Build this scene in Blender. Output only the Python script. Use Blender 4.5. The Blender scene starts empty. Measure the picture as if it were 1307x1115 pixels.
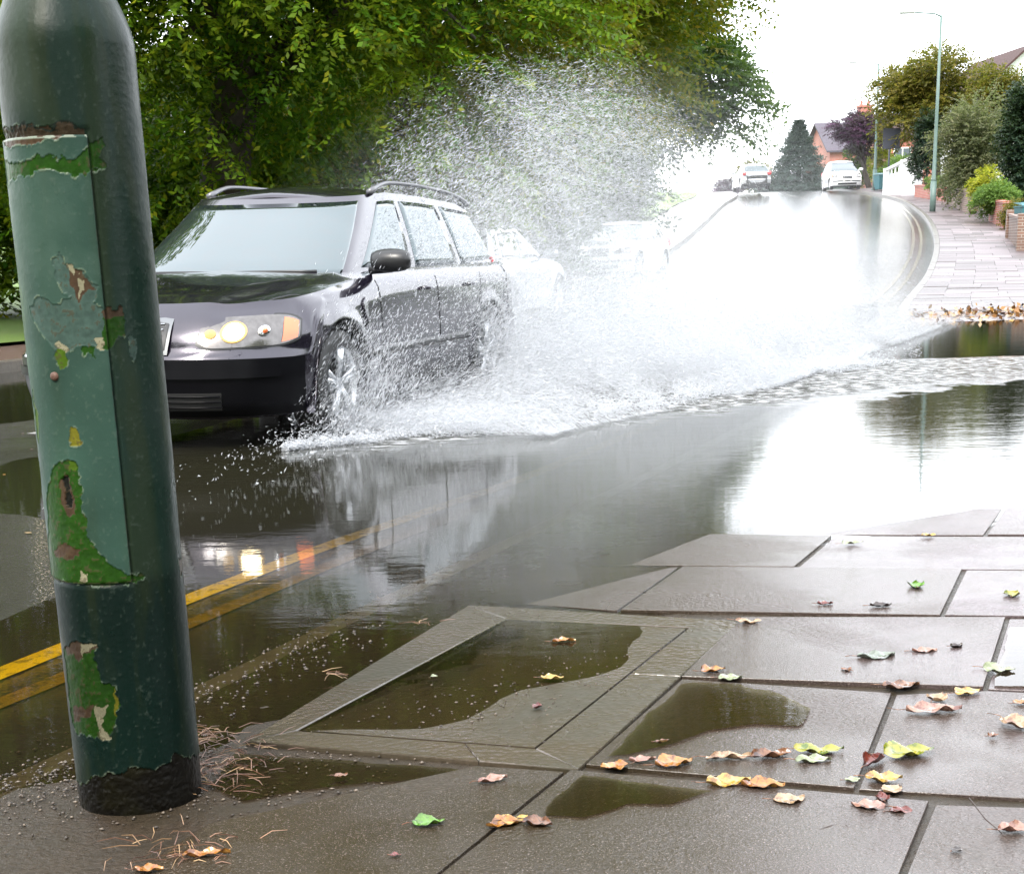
import bpy, math, random
import numpy as np
from math import sin, cos, pi, radians
from mathutils import Matrix, Vector
rnd = random.Random(7)
rng = np.random.default_rng(11)
SC = bpy.context.scene
COL = SC.collection

# ------------------------------------------------------------------ camera
FPX, CX, CY, CAM_H = 1900.0, 653.5, 850.0, 1.08
TH = math.atan((850 - 318.5) / FPX); RO = 0.03
Fv = np.array([0, cos(TH), -sin(TH)]); Rv0 = np.array([1., 0, 0]); Uv0 = np.array([0, sin(TH), cos(TH)])
Uv = cos(RO) * Uv0 + sin(RO) * Rv0; Rv = cos(RO) * Rv0 - sin(RO) * Uv0
cam = bpy.data.cameras.new('camera'); camo = bpy.data.objects.new('camera', cam); COL.objects.link(camo)
cam.sensor_fit = 'HORIZONTAL'; cam.sensor_width = 36; cam.lens = 36 * FPX / 1307
cam.shift_y = (850 - 557.5) / 1307; cam.clip_start = 0.05; cam.clip_end = 3000
M = Matrix((( Rv[0], Uv[0], -Fv[0], 0), (Rv[1], Uv[1], -Fv[1], 0), (Rv[2], Uv[2], -Fv[2], CAM_H), (0, 0, 0, 1)))
camo.matrix_world = M
SC.camera = camo

# ------------------------------------------------------------------ sky, sun, exposure
W = bpy.data.worlds.new('World'); SC.world = W; W.use_nodes = True
nt = W.node_tree; nt.nodes.clear()
sky = nt.nodes.new('ShaderNodeTexSky'); sky.sky_type = 'NISHITA'; sky.sun_disc = False
sky.sun_elevation = radians(48); sky.sun_rotation = radians(205); sky.dust_density = 4; sky.air_density = 1.2
mixn = nt.nodes.new('ShaderNodeMix'); mixn.data_type = 'RGBA'; mixn.inputs[0].default_value = .86
mixn.inputs[7].default_value = (9.6, 9.9, 10.4, 1)       # the even white of a rain sky
bg = nt.nodes.new('ShaderNodeBackground'); bg.inputs[1].default_value = .13
wo = nt.nodes.new('ShaderNodeOutputWorld')
nt.links.new(sky.outputs[0], mixn.inputs[6]); nt.links.new(mixn.outputs[2], bg.inputs[0]); nt.links.new(bg.outputs[0], wo.inputs[0])
sl = bpy.data.lights.new('sun', 'SUN'); sl.energy = 1.5; sl.angle = radians(14); sl.color = (1, .95, .86)
so = bpy.data.objects.new('sun', sl); COL.objects.link(so)
sd = Vector((sin(radians(205)) * cos(radians(48)), cos(radians(205)) * cos(radians(48)), sin(radians(48))))
so.rotation_euler = sd.to_track_quat('Z', 'Y').to_euler()
SC.view_settings.view_transform = 'Standard'; SC.view_settings.look = 'None'
SC.view_settings.exposure = 1.75; SC.view_settings.gamma = 1
SC.render.engine = 'CYCLES'
SC.cycles.use_denoising = True
SC.cycles.max_bounces = 8; SC.cycles.transparent_max_bounces = 28; SC.cycles.caustics_reflective = False
SC.cycles.caustics_refractive = False; SC.cycles.sample_clamp_indirect = 4

# ------------------------------------------------------------------ layout helpers
def smooth(a, b, x):
    t = np.clip((np.asarray(x, float) - a) / (b - a), 0, 1); return t * t * (3 - 2 * t)
def zt(Y):
    """long profile of the street: level through the dip, then uphill to a crest near 92 m"""
    Y = np.asarray(Y, float)
    z = np.where(Y < 22, 0, np.where(Y < 42, .0016 * (Y - 22) ** 2, .64 + .064 * (Y - 42)))
    zc = .64 + .064 * 50 + .064 * 3 * (1 - np.exp(-(Y - 92) / 3.0)) - .0015 * (Y - 92)
    return np.where(Y > 92, zc, z)
def ray(px, py): return Fv + (px - CX) / FPX * Rv - (py - CY) / FPX * Uv
def gp(px, py, z=0.):
    d = ray(px, py); t = (z - CAM_H) / d[2]; return np.array([t * d[0], t * d[1], z])
def at(px, py, Y):
    d = ray(px, py); t = Y / d[1]; return np.array([t * d[0], Y, CAM_H + t * d[2]])
def on(px, py, dz=0.):
    d = ray(px, py)
    for t in np.arange(1.5, 140, .05):
        p = np.array([0, 0, CAM_H]) + t * d
        if p[2] <= float(zt(p[1])) + dz: return p
    return np.array([0, 0, CAM_H]) + 95 / d[1] * d
def vnoise(x, y, f, seed=0):
    """smooth value noise in [0,1]"""
    x = np.asarray(x, float) * f + seed * 17.3; y = np.asarray(y, float) * f + seed * 31.7
    xi = np.floor(x); yi = np.floor(y); fx = x - xi; fy = y - yi
    fx = fx * fx * (3 - 2 * fx); fy = fy * fy * (3 - 2 * fy)
    def h(a, b):
        v = np.sin(a * 127.1 + b * 311.7 + seed * 7.7) * 43758.5453
        return v - np.floor(v)
    return (h(xi, yi) * (1 - fx) + h(xi + 1, yi) * fx) * (1 - fy) + (h(xi, yi + 1) * (1 - fx) + h(xi + 1, yi + 1) * fx) * fy
def fbm(x, y, f, seed=0, o=4):
    s = 0; a = .5; t = 0
    for i in range(o): s = s + a * vnoise(x, y, f * 2 ** i, seed + i); t += a; a *= .5
    return s / t

# ------------------------------------------------------------------ mesh helpers
class MB:
    def __init__(s): s.v = []; s.f = []; s.m = []; s.n = 0
    def add(s, v, f, m=0):
        v = np.asarray(v, float).reshape(-1, 3); s.v.append(v)
        s.f += [tuple(int(i) + s.n for i in q) for q in f]; s.m += [m] * len(f); s.n += len(v); return s
    def grid(s, P, m=0, closeu=False, closev=False, flip=False):
        P = np.asarray(P, float); a, b = P.shape[:2]; f = []
        for i in range(a if closeu else a - 1):
            for j in range(b if closev else b - 1):
                q = (i * b + j, ((i + 1) % a) * b + j, ((i + 1) % a) * b + (j + 1) % b, i * b + (j + 1) % b)
                f.append(q[::-1] if flip else q)
        return s.add(P.reshape(-1, 3), f, m)
    def box(s, c, d, m=0, rz=0, bev=0.0):
        cx, cy, cz = c; x, y, z = d[0] / 2, d[1] / 2, d[2] / 2
        if bev > 0:
            b = min(bev, x * .9, y * .9, z * .9); pts = []; 
            lv = [(-z, b), (-z + b, 0), (z - b, 0), (z, b)]
            for (zz, ins) in lv:
                X, Y = x - ins, y - ins
                k = b if ins == 0 else b * .5
                pts.append([(X - k, -Y), (X, -Y + k), (X, Y - k), (X - k, Y), (-X + k, Y), (-X, Y - k), (-X, -Y + k), (-X + k, -Y)])
            V = [(p[0], p[1], lv[i][0]) for i, r in enumerate(pts) for p in r]
            F = [(i * 8 + j, i * 8 + (j + 1) % 8, (i + 1) * 8 + (j + 1) % 8, (i + 1) * 8 + j) for i in range(3) for j in range(8)]
            F += [tuple(range(7, -1, -1)), tuple(range(24, 32))]
        else:
            V = [(-x, -y, -z), (x, -y, -z), (x, y, -z), (-x, y, -z), (-x, -y, z), (x, -y, z), (x, y, z), (-x, y, z)]
            F = [(3, 2, 1, 0), (4, 5, 6, 7), (0, 1, 5, 4), (1, 2, 6, 5), (2, 3, 7, 6), (3, 0, 4, 7)]
        V = np.array(V); ca, sa = cos(rz), sin(rz)
        V = np.stack([V[:, 0] * ca - V[:, 1] * sa + cx, V[:, 0] * sa + V[:, 1] * ca + cy, V[:, 2] + cz], 1)
        return s.add(V, F, m)
    def tube(s, pts, rad, n=8, m=0, cap=True):
        pts = np.asarray(pts, float); k = len(pts); rad = np.broadcast_to(np.asarray(rad, float), (k,))
        t = np.gradient(pts, axis=0); t /= np.linalg.norm(t, axis=1)[:, None] + 1e-9
        ref = np.array([0, 0, 1.]) if abs(t[0][2]) < .9 else np.array([1., 0, 0]); R = []
        u = np.cross(t[0], ref); u /= np.linalg.norm(u)
        for i in range(k):
            u = u - t[i] * (u @ t[i]); u /= np.linalg.norm(u) + 1e-9; w = np.cross(t[i], u)
            R.append([pts[i] + rad[i] * (cos(2 * pi * j / n) * u + sin(2 * pi * j / n) * w) for j in range(n)])
        b = s.n; s.grid(np.array(R), m, closev=True)
        if cap: 
            s.f += [tuple(b + j for j in range(n)), tuple(b + (k - 1) * n + n - 1 - j for j in range(n))]; s.m += [m, m]
        return s
    def lathe(s, prof, n=32, m=0, axis='z', c=(0, 0, 0)):
        """prof: list of (r, h)"""
        P = []
        for (r, h) in prof:
            row = []
            for j in range(n):
                a = 2 * pi * j / n
                p = (r * cos(a), r * sin(a), h) if axis == 'z' else (r * cos(a), h, r * sin(a))
                row.append((p[0] + c[0], p[1] + c[1], p[2] + c[2]))
            P.append(row)
        return s.grid(np.array(P), m, closev=True)
    def prism(s, poly, z0, z1, m=0, bev=0.0):
        """poly: list of (x,y) or (x,y,zoff) counter-clockwise"""
        n = len(poly); P = np.array([(p[0], p[1]) for p in poly], float); zo = np.array([p[2] if len(p) > 2 else 0 for p in poly])
        c = P.mean(0); V = []
        if bev > 0:
            ins = []
            for i in range(n):
                d1 = P[i] - P[i - 1]; d2 = P[(i + 1) % n] - P[i]; d1 /= np.linalg.norm(d1) + 1e-9; d2 /= np.linalg.norm(d2) + 1e-9
                nn = np.array([-d1[1] - d2[1], d1[0] + d2[0]]); nn /= np.linalg.norm(nn) + 1e-9; ins.append(P[i] + nn * bev)
            rings = [(P, z0), (P, z1 - bev), (np.array(ins), z1)]
        else: rings = [(P, z0), (P, z1)]
        for R, z in rings: V += [(R[i][0], R[i][1], z + zo[i]) for i in range(n)]
        F = [(k * n + i, k * n + (i + 1) % n, (k + 1) * n + (i + 1) % n, (k + 1) * n + i) for k in range(len(rings) - 1) for i in range(n)]
        F.append(tuple((len(rings) - 1) * n + i for i in range(n)))
        return s.add(V, F, m)
    def build(s, name, mats, parent=None, smooth_=False, loc=None):
        V = np.concatenate(s.v) if s.v else np.zeros((0, 3))
        me = bpy.data.meshes.new(name); me.from_pydata(V.tolist(), [], s.f)
        return finish(me, name, mats, parent, smooth_, s.m, loc)
def finish(me, name, mats, parent=None, smooth_=False, mi=None, loc=None):
    mats = mats if isinstance(mats, (list, tuple)) else [mats]
    for m in mats: me.materials.append(m)
    if mi is not None and len(mats) > 1: me.polygons.foreach_set('material_index', np.array(mi, np.int32))
    if smooth_: me.polygons.foreach_set('use_smooth', np.ones(len(me.polygons), bool))
    me.update(); o = bpy.data.objects.new(name, me); COL.objects.link(o)
    if parent: o.parent = parent
    if loc is not None: o.location = loc
    return o
def fastmesh(name, V, F, mats, parent=None, smooth_=False, mi=None, col=None):
    """V (n,3), F (m,k) all the same k"""
    V = np.ascontiguousarray(V, np.float32); F = np.ascontiguousarray(F, np.int32); k = F.shape[1]
    me = bpy.data.meshes.new(name); me.vertices.add(len(V)); me.vertices.foreach_set('co', V.ravel())
    me.loops.add(F.size); me.loops.foreach_set('vertex_index', F.ravel()); me.polygons.add(len(F))
    me.polygons.foreach_set('loop_start', np.arange(len(F), dtype=np.int32) * k); me.polygons.foreach_set('loop_total', np.full(len(F), k, np.int32))
    me.update(calc_edges=True)
    if col is not None:
        a = me.attributes.new('pigment', 'FLOAT_COLOR', 'POINT'); a.data.foreach_set('color', np.ascontiguousarray(col, np.float32).ravel())
    return finish(me, name, mats, parent, smooth_, mi)
def tag(o, label=None, cat=None, group=None, kind=None):
    if label: o['label'] = label
    if cat: o['category'] = cat
    if group: o['group'] = group
    if kind: o['kind'] = kind
    return o
def empty(name, loc, rz=0, **k):
    o = bpy.data.objects.new(name, None); COL.objects.link(o); o.location = tuple(float(a) for a in loc); o.rotation_euler = (0, 0, rz)
    o.empty_display_size = .2; return tag(o, **k)

# ------------------------------------------------------------------ material helpers
class NT:
    def __init__(s, name):
        s.m = bpy.data.materials.new(name); s.m.use_nodes = True; s.t = s.m.node_tree; s.t.nodes.clear()
        s.out = s.t.nodes.new('ShaderNodeOutputMaterial')
    def n(s, ty, **k):
        nd = s.t.nodes.new('ShaderNode' + ty)
        for a, v in k.items(): setattr(nd, a, v)
        return nd
    def l(s, a, b): s.t.links.new(a, b)
    def set(s, nd, **k):
        for a, v in k.items():
            i = nd.inputs[a.replace('_', ' ')]
            if hasattr(v, 'is_linked') or isinstance(v, bpy.types.NodeSocket): s.l(v, i)
            else: i.default_value = v if not isinstance(v, (tuple, list)) or len(v) != 3 or i.type == 'VECTOR' else (*v, 1)
        return nd
    def coord(s, kind='Object'): return s.n('TexCoord').outputs[kind]
    def noise(s, scale, detail=4, rough=.55, vec=None, dist=0, out='Fac'):
        nd = s.n('TexNoise'); nd.inputs['Scale'].default_value = scale; nd.inputs['Detail'].default_value = detail
        nd.inputs['Roughness'].default_value = rough; nd.inputs['Distortion'].default_value = dist
        s.l(vec if vec is not None else s.coord(), nd.inputs['Vector']); return nd.outputs[out]
    def ramp(s, fac, stops, interp='LINEAR'):
        nd = s.n('ValToRGB'); e = nd.color_ramp.elements; nd.color_ramp.interpolation = interp
        while len(e) < len(stops): e.new(.5)
        for i, (p, c) in enumerate(stops):
            e[i].position = p; e[i].color = (c, c, c, 1) if not isinstance(c, (tuple, list)) else (*c, 1)
        s.l(fac, nd.inputs[0]); return nd.outputs[0]
    def mix(s, fac, a, b, mode='MIX'):
        nd = s.n('Mix', data_type='RGBA', blend_type=mode)
        for v, i in ((fac, 0), (a, 6), (b, 7)):
            if isinstance(v, bpy.types.NodeSocket): s.l(v, nd.inputs[i])
            else: nd.inputs[i].default_value = v if i == 0 else ((*v, 1) if isinstance(v, (tuple, list)) else (v, v, v, 1))
        return nd.outputs[2]
    def math(s, op, a, b=0.):
        nd = s.n('Math', operation=op)
        for v, i in ((a, 0), (b, 1)):
            if isinstance(v, bpy.types.NodeSocket): s.l(v, nd.inputs[i])
            else: nd.inputs[i].default_value = v
        return nd.outputs[0]
    def bump(s, h, strength=.5, dist=.01, normal=None):
        nd = s.n('Bump'); nd.inputs['Strength'].default_value = strength; nd.inputs['Distance'].default_value = dist
        s.l(h, nd.inputs['Height'])
        if normal is not None: s.l(normal, nd.inputs['Normal'])
        return nd.outputs[0]
    def mapping(s, scale=(1, 1, 1), rot=(0, 0, 0), vec=None):
        nd = s.n('Mapping'); nd.inputs['Scale'].default_value = scale; nd.inputs['Rotation'].default_value = rot
        s.l(vec if vec is not None else s.coord(), nd.inputs['Vector']); return nd.outputs[0]
    def pbr(s, **k):
        p = s.n('BsdfPrincipled'); s.set(p, **k); s.l(p.outputs[0], s.out.inputs[0]); s.p = p; return s.m
def simple(name, col, rough=.5, metal=0., var=.12, scale=6., bump=0., coat=0., **k):
    t = NT(name); nz = t.noise(scale)
    c = t.mix(nz, tuple(a * (1 - var) for a in col), tuple(min(1, a * (1 + var)) for a in col))
    kw = dict(Base_Color=c, Roughness=rough, Metallic=metal, **k)
    if coat: kw.update(Coat_Weight=coat, Coat_Roughness=.03)
    if bump: kw['Normal'] = t.bump(t.noise(scale * 8), .5, bump)
    return t.pbr(**kw)
# ================================================================== GROUND
def m_asphalt():
    t = NT('wet_asphalt'); o = t.coord()
    agg = t.noise(160, 3, .7); big = t.noise(.8, 4); mid = t.noise(9, 5, .6)
    c = t.mix(agg, (.004, .004, .004), (.07, .064, .054)); c = t.mix(t.ramp(big, [(.35, 0), (.7, .6)]), c, (.022, .021, .019))
    r = t.ramp(mid, [(.35, .03), (.62, .10)])
    vor = t.n('TexVoronoi'); vor.inputs['Scale'].default_value = 75; t.l(o, vor.inputs['Vector'])
    nb = t.bump(vor.outputs['Distance'], .35, .004); nb = t.bump(t.noise(1.5, 3), .25, .02, nb)
    return t.pbr(Base_Color=c, Roughness=r, Normal=nb, Specular_IOR_Level=.6)
def m_slab():
    t = NT('wet_paving_slab'); o = t.coord()
    g = t.n('NewGeometry'); rpi = g.outputs['Random Per Island']
    grit = t.noise(220, 2, .8); stain = t.noise(1.7, 5, .6, dist=.6); mott = t.noise(14, 5, .65)
    base = t.ramp(rpi, [(0, (.062, .041, .034)), (.5, (.092, .066, .068)), (1, (.140, .110, .124))])
    c = t.mix(t.ramp(mott, [(.3, 0), (.75, .6)]), base, (.055, .043, .036)); c = t.mix(t.ramp(stain, [(.42, 0), (.7, .75)]), c, (.050, .040, .026))
    sx = t.n('SeparateXYZ'); t.l(o, sx.inputs[0]); alg = t.math('ADD', sx.outputs[0], t.math('MULTIPLY', stain, .9)); c = t.mix(t.ramp(t.math('ADD', t.math('MULTIPLY', alg, .35), .2), [(.42, .92), (.78, 0)]), c, (.028, .020, .008))
    c = t.mix(t.ramp(grit, [(.3, .85), (.52, 0)]), c, (.02, .015, .012)); c = t.mix(t.ramp(grit, [(.60, 0), (.72, .6)]), c, (.24, .20, .18))
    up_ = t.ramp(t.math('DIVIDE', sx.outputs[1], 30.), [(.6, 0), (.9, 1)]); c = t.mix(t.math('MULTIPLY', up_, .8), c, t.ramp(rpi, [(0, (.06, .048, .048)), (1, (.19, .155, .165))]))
    wet = t.noise(1.3, 4, .5, dist=.4); r = t.mix(up_, t.ramp(wet, [(.44, .045), (.50, .22), (.7, .36)]), .42)
    fine = t.ramp(t.noise(75, 3, .6), [(.3, 0), (.7, 1)])
    bm = t.n('Bump'); bm.inputs['Distance'].default_value = .003; t.l(fine, bm.inputs['Height'])
    t.l(t.ramp(wet, [(.44, .02), (.56, .5)]), bm.inputs['Strength'])
    nb = t.bump(grit, .55, .0016, bm.outputs[0])
    return t.pbr(Base_Color=c, Roughness=r, Normal=nb, Specular_IOR_Level=.38)
def m_cover():
    t = NT('wet_cast_concrete'); grit = t.noise(120, 3, .7); st = t.noise(2.2, 5, .6, dist=.5)
    c = t.mix(grit, (.024, .018, .012), (.105, .082, .058)); c = t.mix(t.ramp(st, [(.35, 0), (.65, .8)]), c, (.028, .025, .013))
    vor = t.n('TexVoronoi'); vor.inputs['Scale'].default_value = 55; t.l(t.coord(), vor.inputs['Vector'])
    nb = t.bump(vor.outputs['Distance'], .35, .004); nb = t.bump(grit, .3, .002, nb)
    return t.pbr(Base_Color=c, Roughness=t.ramp(st, [(.35, .12), (.7, .4)]), Normal=nb, Specular_IOR_Level=.6)
def m_dirt():
    t = NT('gritty_dirt'); a = t.noise(60, 5, .7); b = t.noise(8, 4)
    c = t.mix(a, (.008, .006, .004), (.060, .043, .028)); c = t.mix(t.ramp(b, [(.4, 0), (.7, .8)]), c, (.025, .02, .012))
    return t.pbr(Base_Color=c, Roughness=t.ramp(b, [(.3, .10), (.7, .38)]), Normal=t.bump(a, .8, .008), Specular_IOR_Level=.2)
def m_grass_ground():
    t = NT('mown_grass'); a = t.noise(30, 5, .7); b = t.noise(.6, 4)
    c = t.mix(a, (.035, .075, .008), (.16, .27, .03)); c = t.mix(t.ramp(b, [(.4, 0), (.7, .5)]), c, (.13, .15, .04))
    return t.pbr(Base_Color=c, Roughness=.7, Normal=t.bump(a, .8, .05))
MA, MS, MC, MD, MG = m_asphalt(), m_slab(), m_cover(), m_dirt(), m_grass_ground()

# kerb lines (plan): right kerb of the road, left kerb of the road
def poly_interp(P, n=400):
    P = np.array(P, float); d = np.r_[0, np.cumsum(np.linalg.norm(np.diff(P, axis=0), axis=1))]
    s = np.linspace(0, d[-1], n); X = []
    for k in (0, 1):
        # Catmull-Rom through arc length
        m = np.gradient(P[:, k], d); i = np.clip(np.searchsorted(d, s) - 1, 0, len(d) - 2); h = d[i + 1] - d[i]; u = (s - d[i]) / h
        X.append((2*u**3-3*u**2+1)*P[i,k]+(u**3-2*u**2+u)*h*m[i]+(-2*u**3+3*u**2)*P[i+1,k]+(u**3-u**2)*h*m[i+1])
    return np.stack(X, 1)
KD = np.array([sin(radians(22.1)), cos(radians(22.1))]); KN = np.array([KD[1], -KD[0]])   # along the kerb / towards the pavement
K0 = np.array([-1.13, 3.09])
_r = [tuple(K0 - KD * 9), tuple(K0), tuple(K0 + KD * 4), tuple(K0 + KD * 9), tuple(K0 + KD * 14)]
for q in ((1147, 400), (1183, 350), (1192, 320), (1188, 292), (1168, 268), (1140, 254), (1108, 247.5)): _r.append(tuple(on(*q)[:2]))
_r += [(_r[-1][0] - .3, 112), (_r[-1][0] - 4, 150)]
KR = poly_interp(_r, 700)
_l = [tuple(K0 - KD * 9 - KN * 8.5), tuple(K0 - KN * 8.5), tuple(K0 + KD * 9 - KN * 8.5), tuple(K0 + KD * 17 - KN * 8.4)]
for q in ((832, 338), (862, 318), (900, 286), (925, 262), (941, 250)): _l.append(tuple(on(*q)[:2]))
_l += [(_l[-1][0] - .5, 112), (_l[-1][0] - 5, 150)]
KL = poly_interp(_l, 700)
def xr(Y): return np.interp(Y, KR[:, 1], KR[:, 0])
def xl(Y): return np.interp(Y, KL[:, 1], KL[:, 0])
def kd(X, Y):
    """distance from the right kerb, positive into the road (plan, approx)"""
    return (xr(Y) - X) * .927
def z_road(X, Y):
    d = kd(X, Y); w = np.maximum((xr(Y) - xl(Y)) * .927, 1); u = np.clip(d / w, -.1, 1.1)
    dd = np.minimum(d, w - d)
    dip = .052 * smooth(5.2, 8.0, Y) * (1 - smooth(20, 32, Y)) + .004
    return zt(Y) + .022 * (np.clip(dd, 0, 4.2) - .93) - dip + .011 * (fbm(X, Y, 1.9, 51, 3) - .5) * (1 - smooth(14, 24, Y))
def z_pav(X, Y):
    sd_ = -(-.59 * (X + .13) + .81 * (Y - 4.72))
    z = np.clip(.016 * sd_, -.035, .042) + .012 * (vnoise(X, Y, .9, 3) - .5)
    far = smooth(18, 24, Y)
    return zt(Y) + z * (1 - far) + .085 * far

def strip(name, mat, left, right, zf, Ys, nl, m=0, kind='structure', dz=0.):
    P = np.zeros((len(Ys), nl, 3))
    for i, Y in enumerate(Ys):
        a, b = left(Y), right(Y); X = np.linspace(a, b, nl); P[i, :, 0] = X; P[i, :, 1] = Y; P[i, :, 2] = zf(X, np.full(nl, Y)) + dz
    V = P.reshape(-1, 3); a, b = P.shape[:2]; I = np.arange(a * b).reshape(a, b)
    F = np.stack([I[:-1, :-1], I[:-1, 1:], I[1:, 1:], I[1:, :-1]], -1).reshape(-1, 4)
    return tag(fastmesh(name, V, F, mat, smooth_=True), kind=kind)
Yn = np.r_[np.arange(-5, 14, .08), np.arange(14, 40, .4), np.arange(40, 151, 1.0)]
strip('road', MA, xl, xr, z_road, Yn, 110)
# ground: one sheet under everything, to the horizon
gx = np.r_[-900, -300, -120, -60, np.arange(-40, -20, 2.), np.arange(-20, 30, .8), np.arange(30, 60, 2.), 80, 150, 400, 900]; gy = np.r_[-300, -60, -20, np.arange(-8, 40, .8), np.arange(40, 150, 2.), 170, 250, 500, 1200]
GX, GY = np.meshgrid(gx, gy)
inside = smooth(0, 1.5, GX - (xl(GY) - 3.6)) * smooth(0, 1.5, (xr(GY) + np.where(GY < 30, 6.2, 4.6)) - GX)
GZ = zt(GY) + .12 - .45 * inside + .5 * smooth(4, 30, GX - xr(GY)) * smooth(10, 40, GY)
GZ = np.where(GY < 0, .0 - .4 * inside, GZ)
n, m_ = GX.shape; I = np.arange(n * m_).reshape(n, m_)
tag(fastmesh('ground', np.stack([GX, GY, GZ], -1).reshape(-1, 3), np.stack([I[:-1, :-1], I[:-1, 1:], I[1:, 1:], I[1:, :-1]], -1).reshape(-1, 4), MG, smooth_=True), kind='structure')
# far-side footway (reddish wet tarmac) and the grass verge beyond it
MP = simple('wet_red_brown_footway', (.13, .085, .07), .22, var=.3, scale=5, bump=.002)
strip('footway_beyond_road', MP, lambda Y: xl(Y) - 2.3, lambda Y: xl(Y) - .14, lambda X, Y: zt(Y) + .11, Yn, 6)
strip('grass_verge', MG, lambda Y: xl(Y) - 16, lambda Y: xl(Y) - 2.3, lambda X, Y: zt(Y) + .13 + .06 * (xl(Y) - 2.3 - X) * .4 + .05 * vnoise(X, Y, .7), Yn, 14)
MK = simple('kerb_stone_concrete', (.085, .072, .056), .3, var=.7, scale=26, bump=.006)
def kerb(name, K, side, z_fn, y0, y1, wid=.15, drop=.12, top=None):
    mb = MB(); s = np.r_[0, np.cumsum(np.linalg.norm(np.diff(K, axis=0), axis=1))]
    cur = np.interp(y0, K[:, 1], s); end = np.interp(y1, K[:, 1], s); L = .9
    while cur < end:
        a, b = cur + .004, cur + L - .004
        p = [np.array([np.interp(q, s, K[:, 0]), np.interp(q, s, K[:, 1])]) for q in (a, b)]
        t = (p[1] - p[0]) / np.linalg.norm(p[1] - p[0]); nn = np.array([t[1], -t[0]]) * side
        q = [p[0], p[1], p[1] + nn * wid, p[0] + nn * wid]
        if side > 0: q = q[::-1]
        zz = [float(z_fn(r[0], r[1])) + rnd.uniform(-.004, .004) for r in q]
        mb.prism([(r[0], r[1], z) for r, z in zip(q, zz)], -drop - .1, 0, bev=.012); cur += L
    return tag(mb.build(name, MK), kind='structure')
kerb('kerb_right', KR, 1, lambda X, Y: z_pav(X, Y) + (-.012 if Y < 18 else .004), -4, 110)
kerb('kerb_left', KL, -1, lambda X, Y: zt(Y) + .12, -4, 110)

# double yellow lines, raised as paint sheets over the road
def line_sheet(name, offs, wid, mat, y0, y1, K=KR, sgn=-1, dash=None, step=.12, dz=.004, label=None):
    mb = MB(); s = np.r_[0, np.cumsum(np.linalg.norm(np.diff(K, axis=0), axis=1))]
    T = np.gradient(K, s, axis=0); T /= np.linalg.norm(T, axis=1)[:, None]; N = np.stack([T[:, 1], -T[:, 0]], 1) * sgn
    a, b = np.interp(y0, K[:, 1], s), np.interp(y1, K[:, 1], s)
    runs = [(a, b)] if not dash else [(q, min(q + dash[0], b)) for q in np.arange(a, b, dash[0] + dash[1])]
    for (u, v) in runs:
        S = np.arange(u, v + step * .5, step)
        if len(S) < 2: continue
        P = np.zeros((len(S), 3, 3))
        for j, w in enumerate((offs, offs + wid / 2, offs + wid)):
            X = np.interp(S, s, K[:, 0]) + np.interp(S, s, N[:, 0]) * w; Y = np.interp(S, s, K[:, 1]) + np.interp(S, s, N[:, 1]) * w
            P[:, j, 0] = X; P[:, j, 1] = Y; P[:, j, 2] = z_road(X, Y) + dz
        mb.grid(P, flip=sgn < 0)
    return tag(mb.build(name, mat), kind='structure')
def m_paint(name, c):
    t = NT(name); w = t.noise(28, 5, .7); w2 = t.noise(130, 3, .7)
    col = t.mix(t.ramp(w, [(.50, 0), (.66, .8)]), c, (.05, .045, .03)); col = t.mix(t.ramp(w2, [(.55, 0), (.7, .55)]), col, (.04, .035, .03))
    return t.pbr(Base_Color=col, Roughness=.13, Normal=t.bump(w2, .4, .002))
MY = m_paint('worn_yellow_road_paint', (.80, .54, .010)); MW = m_paint('worn_white_road_paint', (.6, .6, .58))
MYD = m_paint('dirty_yellow_road_paint', (.20, .12, .012)); MYGLARE = m_paint('faded_pale_road_paint', (.34, .32, .27))  # far yellow lines: glare on the wet paint put into a paler colour
line_sheet('yellow_line_outer', .56, .085, MY, -3, 18)
line_sheet('yellow_line_inner', .38, .07, MYD, -3, 18)
line_sheet('faded_line_outer', .56, .085, MYGLARE, 18, 100)
line_sheet('faded_line_inner', .33, .085, MYGLARE, 18, 100)
line_sheet('centre_line', 4.25, .1, MW, -3, 95, dash=(4, 2), step=.3)

# pavement: a bed, then each slab as a bevelled block
strip('pavement_bed', MD, lambda Y: xr(Y) + .10, lambda Y: xr(Y) + 5.2, lambda X, Y: z_pav(X, Y) - .009 + .004 * (vnoise(X, Y, 14, 2) - .5), np.r_[np.arange(-2, 12, .05), np.arange(12, 110, .5)], 70)
pv = MB()
def slab(pts, h=0., z0=.03, bev=.0012, gap=.003, mb=None, m=0, sub=True):
    """pts: plan corners"""
    P = np.array([p[:2] for p in pts]); c = P.mean(0)
    a = sum(P[i][0] * P[(i + 1) % len(P)][1] - P[(i + 1) % len(P)][0] * P[i][1] for i in range(len(P)))
    if a < 0: P = P[::-1]
    Q = c + (P - c) * (1 - gap * 2 / np.linalg.norm(P - c, axis=1)[:, None])
    (mb or pv).prism([(q[0], q[1], float(z_pav(q[0], q[1])) + h + rnd.uniform(-.0015, .0015)) for q in Q], -z0, 0, m, bev=bev)
def sp(pts, h=0.): slab([gp(x, y, .02) for x, y in pts], h)
def splitq(q, h=0): sp(q, h)
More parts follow.
